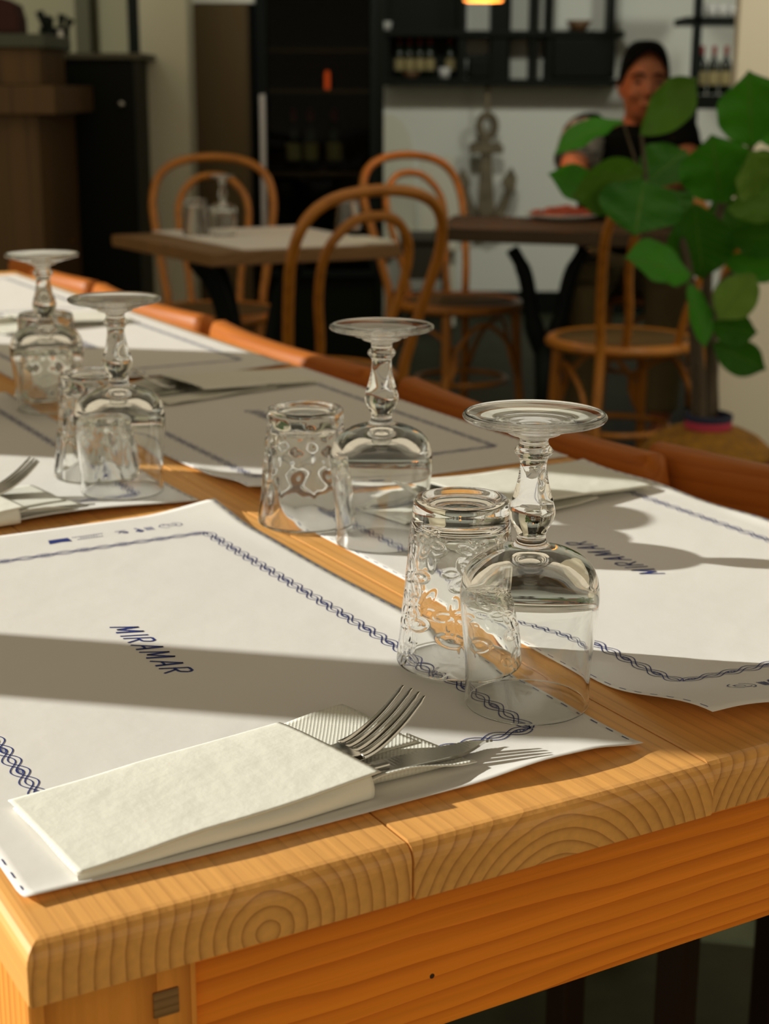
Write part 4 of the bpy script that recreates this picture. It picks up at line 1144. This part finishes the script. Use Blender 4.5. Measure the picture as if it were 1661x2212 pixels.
def ball(V, F, c, r, seg=20, rg=14):
    b = len(V)
    for i in range(rg+1):
        th = PI*i/rg
        for k in range(seg):
            a = 2*PI*k/seg; V.append((c[0] + r[0]*sin(th)*cos(a), c[1] + r[1]*sin(th)*sin(a), c[2] - r[2]*cos(th)))
    for i in range(rg):
        for k in range(seg): k2 = (k+1) % seg; F.append((b+i*seg+k, b+i*seg+k2, b+(i+1)*seg+k2, b+(i+1)*seg+k))
def fuse(name, V, F, m, parent, vox=.009, smooth_it=6):
    o = obj(name, V, F, m, parent)
    r = o.modifiers.new('fuse', 'REMESH'); r.mode = 'VOXEL'; r.voxel_size = vox; r.use_smooth_shade = True
    s = o.modifiers.new('smooth', 'SMOOTH'); s.iterations = smooth_it; s.factor = .5
    return o
hc = mp_(1391, 182, -.03)                       # head centre
neck = mp_(1386, 262, .02); chest = mp_(1372, 330, .0); hips = Vector((chest.x - .01, .06, .52))
shL = mp_(1262, 292, -.02); shR = mp_(1462, 290, -.02)
elL = mp_(1238, 372, -.16); elR = mp_(1492, 372, -.18)
haL = mp_(1330, 446, -.42); haR = mp_(1392, 420, -.42)
haL.z = max(haL.z, .78); 
V, F = [], []
loft(V, F, [((hc.x, hc.y - .010, hc.z - .118), .030, .036), ((hc.x, hc.y - .008, hc.z - .098), .050, .062), ((hc.x, hc.y - .004, hc.z - .060), .064, .082), ((hc.x, hc.y, hc.z - .02), .072, .094),
            ((hc.x, hc.y, hc.z + .03), .075, .098), ((hc.x, hc.y + .004, hc.z + .075), .069, .090), ((hc.x, hc.y + .006, hc.z + .105), .048, .064), ((hc.x, hc.y + .006, hc.z + .120), .018, .024)])
ball(V, F, (hc.x, hc.y - .100, hc.z - .028), (.015, .018, .014), 12, 8)                 # nose tip
sweep_data([(hc.x, hc.y - .086, hc.z + .014), (hc.x, hc.y - .100, hc.z - .012), (hc.x, hc.y - .104, hc.z - .028)], [.010, .012, .013], 10, V=V, F=F)
for s in (-1, 1):
    ball(V, F, (hc.x + s*.076, hc.y + .008, hc.z - .008), (.012, .020, .032), 12, 10)     # ears
    ball(V, F, (hc.x + s*.032, hc.y - .080, hc.z + .026), (.026, .014, .010), 12, 8)      # brows
    ball(V, F, (hc.x + s*.040, hc.y - .070, hc.z - .030), (.024, .020, .022), 12, 8)      # cheeks
ball(V, F, (hc.x, hc.y - .085, hc.z - .066), (.026, .010, .008), 12, 8)                 # lips
sweep_data([(hc.x, hc.y + .02, hc.z - .07), tuple(neck), (chest.x, .03, neck.z - .06)], [.056, .060, .075], 18, V=V, F=F)
loft(V, F, [(hips, .155, .11), ((hips.x, .05, .66), .150, .105), ((chest.x, .03, chest.z - .04), .175, .11), ((chest.x, .02, chest.z + .06), .185, .105), ((chest.x + .005, .02, neck.z - .03), .12, .075), (neck, .06, .06)], 24)
def limb(V, F, pts, rad):
    P = spline([tuple(p) for p in pts], 6); n = len(P); m = len(rad)-1
    R_ = [rad[min(int(i/(n-1)*m), m-1)]*(1 - (i/(n-1)*m - min(int(i/(n-1)*m), m-1))) + rad[min(int(i/(n-1)*m), m-1)+1]*(i/(n-1)*m - min(int(i/(n-1)*m), m-1)) for i in range(n)]
    sweep_data(P, R_, 14, V=V, F=F)
for sh, el, ha in ((shL, elL, haL), (shR, elR, haR)):
    ball(V, F, sh, (.062, .062, .060)); limb(V, F, [sh, (sh + el)/2, el, (el*.55 + ha*.45), ha], [.056, .050, .043, .038, .027])
    ax = (ha - el).normalized(); sd_ = ax.cross(Vector((0, 0, 1))).normalized(); dn = ax.cross(sd_)
    pc = ha + ax*.045
    sweep_data([ha - ax*.01, ha + ax*.03, ha + ax*.085], [.026, .038, .036], 12, .5, tuple(dn), V=V, F=F)   # palm
    for k, (o_, l_) in enumerate(((-.028, .055), (-.010, .068), (.009, .064), (.027, .050))):
        b0 = ha + ax*.080 + sd_*o_; sweep_data([b0 - ax*.01, b0 + ax*l_*.45 + dn*.004, b0 + ax*l_*.8 + dn*.018*(1 if dn.z < 0 else -1), b0 + ax*l_ + dn*.032*(1 if dn.z < 0 else -1)], [.0098, .0095, .0088, .0075], 8, V=V, F=F)
    inn = -1 if sd_.x*(1 if ha.x < chest.x else -1) < 0 else 1
    b0 = ha + ax*.022 + sd_*.032*inn; sweep_data([b0 - sd_*.012*inn, b0 + ax*.022 + sd_*.016*inn, b0 + ax*.048 + sd_*.020*inn], [.012, .011, .009], 8, V=V, F=F)
for s in (-1, 1):
    hp_ = Vector((hips.x + s*.09, hips.y, .53)); kn_ = Vector((hips.x + s*.13 - .06, -.40, .54)); an_ = Vector((hips.x + s*.13 - .06, -.36, .09))
    limb(V, F, [hp_, (hp_ + kn_)/2, kn_], [.088, .078, .060]); limb(V, F, [kn_, (kn_*.6 + an_*.4), an_], [.058, .054, .036])
    sweep_data([an_ + Vector((0, .05, -.045)), an_ + Vector((0, -.04, -.05)), an_ + Vector((0, -.16, -.062))], [.036, .040, .026], 10, V=V, F=F)
body = fuse('body', V, F, M_skin, man, .008, 5)
# T-shirt over torso and upper arms
V, F = [], []
loft(V, F, [((hips.x, hips.y, .50), .172, .128), ((hips.x, .05, .66), .168, .124), ((chest.x, .03, chest.z - .04), .192, .130), ((chest.x, .02, chest.z + .06), .200, .122), ((chest.x + .005, .02, neck.z - .035), .128, .090), ((neck.x, neck.y + .005, neck.z - .005), .074, .072)], 28)
cuts_ = {}
for nm, sh, el in (('L', shL, elL), ('R', shR, elR)):
    ball(V, F, sh, (.074, .074, .068))
    en = sh*.30 + el*.70 if nm == 'L' else sh*.42 + el*.58
    limb(V, F, [Vector((chest.x, .02, chest.z + .05))*.25 + sh*.75, sh, (sh + en)/2, en], [.075, .072, .068, .066])
fuse('t_shirt', V, F, M_shirt, man, .009, 5)
# the grey printed sleeve: a slightly larger shell round the image-left upper arm
V, F = [], []
en = sh = None
sh, en = shL, shL*.27 + elL*.73
ax = (en - sh); P = spline([tuple(sh - ax*.15), tuple(sh + ax*.2), tuple(sh + ax*.6), tuple(en)], 6)
sweep_data(P, [.064 + .012*sm(i, 0, 4) for i in range(len(P))], 20, V=V, F=F)
M_print = mat('grey_printed_sleeve', (0.20, 0.20, 0.185), .85)
N, L = nodes(M_print); tc = N.new('ShaderNodeTexCoord'); wv = N.new('ShaderNodeTexNoise'); mpg = N.new('ShaderNodeMapping'); mpg.inputs['Scale'].default_value = (12, 12, 55)
L.new(tc.outputs['Object'], mpg.inputs[0]); L.new(mpg.outputs[0], wv.inputs['Vector']); wv.inputs['Scale'].default_value = 1; wv.inputs['Detail'].default_value = 3
rp2 = N.new('ShaderNodeValToRGB'); rp2.color_ramp.elements[0].position = .40; rp2.color_ramp.elements[0].color = (.02, .02, .02, 1); rp2.color_ramp.elements[1].position = .52; rp2.color_ramp.elements[1].color = (.22, .22, .20, 1)
L.new(wv.outputs['Fac'], rp2.inputs['Fac']); L.new(rp2.outputs['Color'], N['Principled BSDF'].inputs['Base Color'])
slv = obj('printed_sleeve', V, F, M_print, man); slv['label'] = 'grey patterned sleeve'
# trousers
V, F = [], []
loft(V, F, [((hips.x, hips.y, .44), .150, .115), ((hips.x, hips.y, .53), .176, .134), ((hips.x, .05, .60), .170, .128)], 24)
for s in (-1, 1):
    hp_ = Vector((hips.x + s*.09, hips.y, .53)); kn_ = Vector((hips.x + s*.13 - .06, -.40, .54)); an_ = Vector((hips.x + s*.13 - .06, -.36, .13))
    limb(V, F, [hp_, (hp_ + kn_)/2, kn_], [.098, .090, .074]); limb(V, F, [kn_ + Vector((0, 0, .01)), (kn_*.6 + an_*.4), an_], [.074, .068, .058])
fuse('trousers', V, F, M_khaki, man, .010, 5)
# hair cap, eyes
V, F = [], []
seg = 28
rows = []
for i in range(11):
    th = i/10
    row = []
    for k in range(seg):
        a = 2*PI*k/seg; front = max(0, -sin(a))       # -y is the face
        low = .105 - .128*(1 - front)**.8 if True else 0   # hairline: high over the brow, low at the nape
        z = .132*(1-th)**.0 if False else 0
        phi = (PI/2)*(1 - th); ztop = .134
        zz = low + (ztop - low)*sin(phi) if True else 0
        rr_ = cos(phi)**.55 if th > 0 else 0
        V.append((hc.x + .080*rr_*cos(a), hc.y + .008 + .104*rr_*sin(a), hc.z + .004 + zz - .004))
for i in range(10):
    for k in range(seg): k2 = (k+1) % seg; F.append((i*seg+k, i*seg+k2, (i+1)*seg+k2, (i+1)*seg+k))
h_ = obj('hair', V, F, M_hair, man); sl5 = h_.modifiers.new('t', 'SOLIDIFY'); sl5.thickness = .010; sl5.offset = 0
M_eye = mat('dark_eyes', (0.02, 0.012, 0.01), .3)
for s in (-1, 1):
    V, F = [], []; ball(V, F, (hc.x + s*.031, hc.y - .082, hc.z + .006), (.014, .010, .0055), 12, 8); obj('eye', V, F, M_eye, man)
    V, F = [], []; sweep_data([(hc.x + s*.014, hc.y - .098, hc.z + .027), (hc.x + s*.034, hc.y - .096, hc.z + .033), (hc.x + s*.055, hc.y - .080, hc.z + .024)], [.004, .005, .003], 8, V=V, F=F); obj('eyebrow', V, F, M_hair, man)
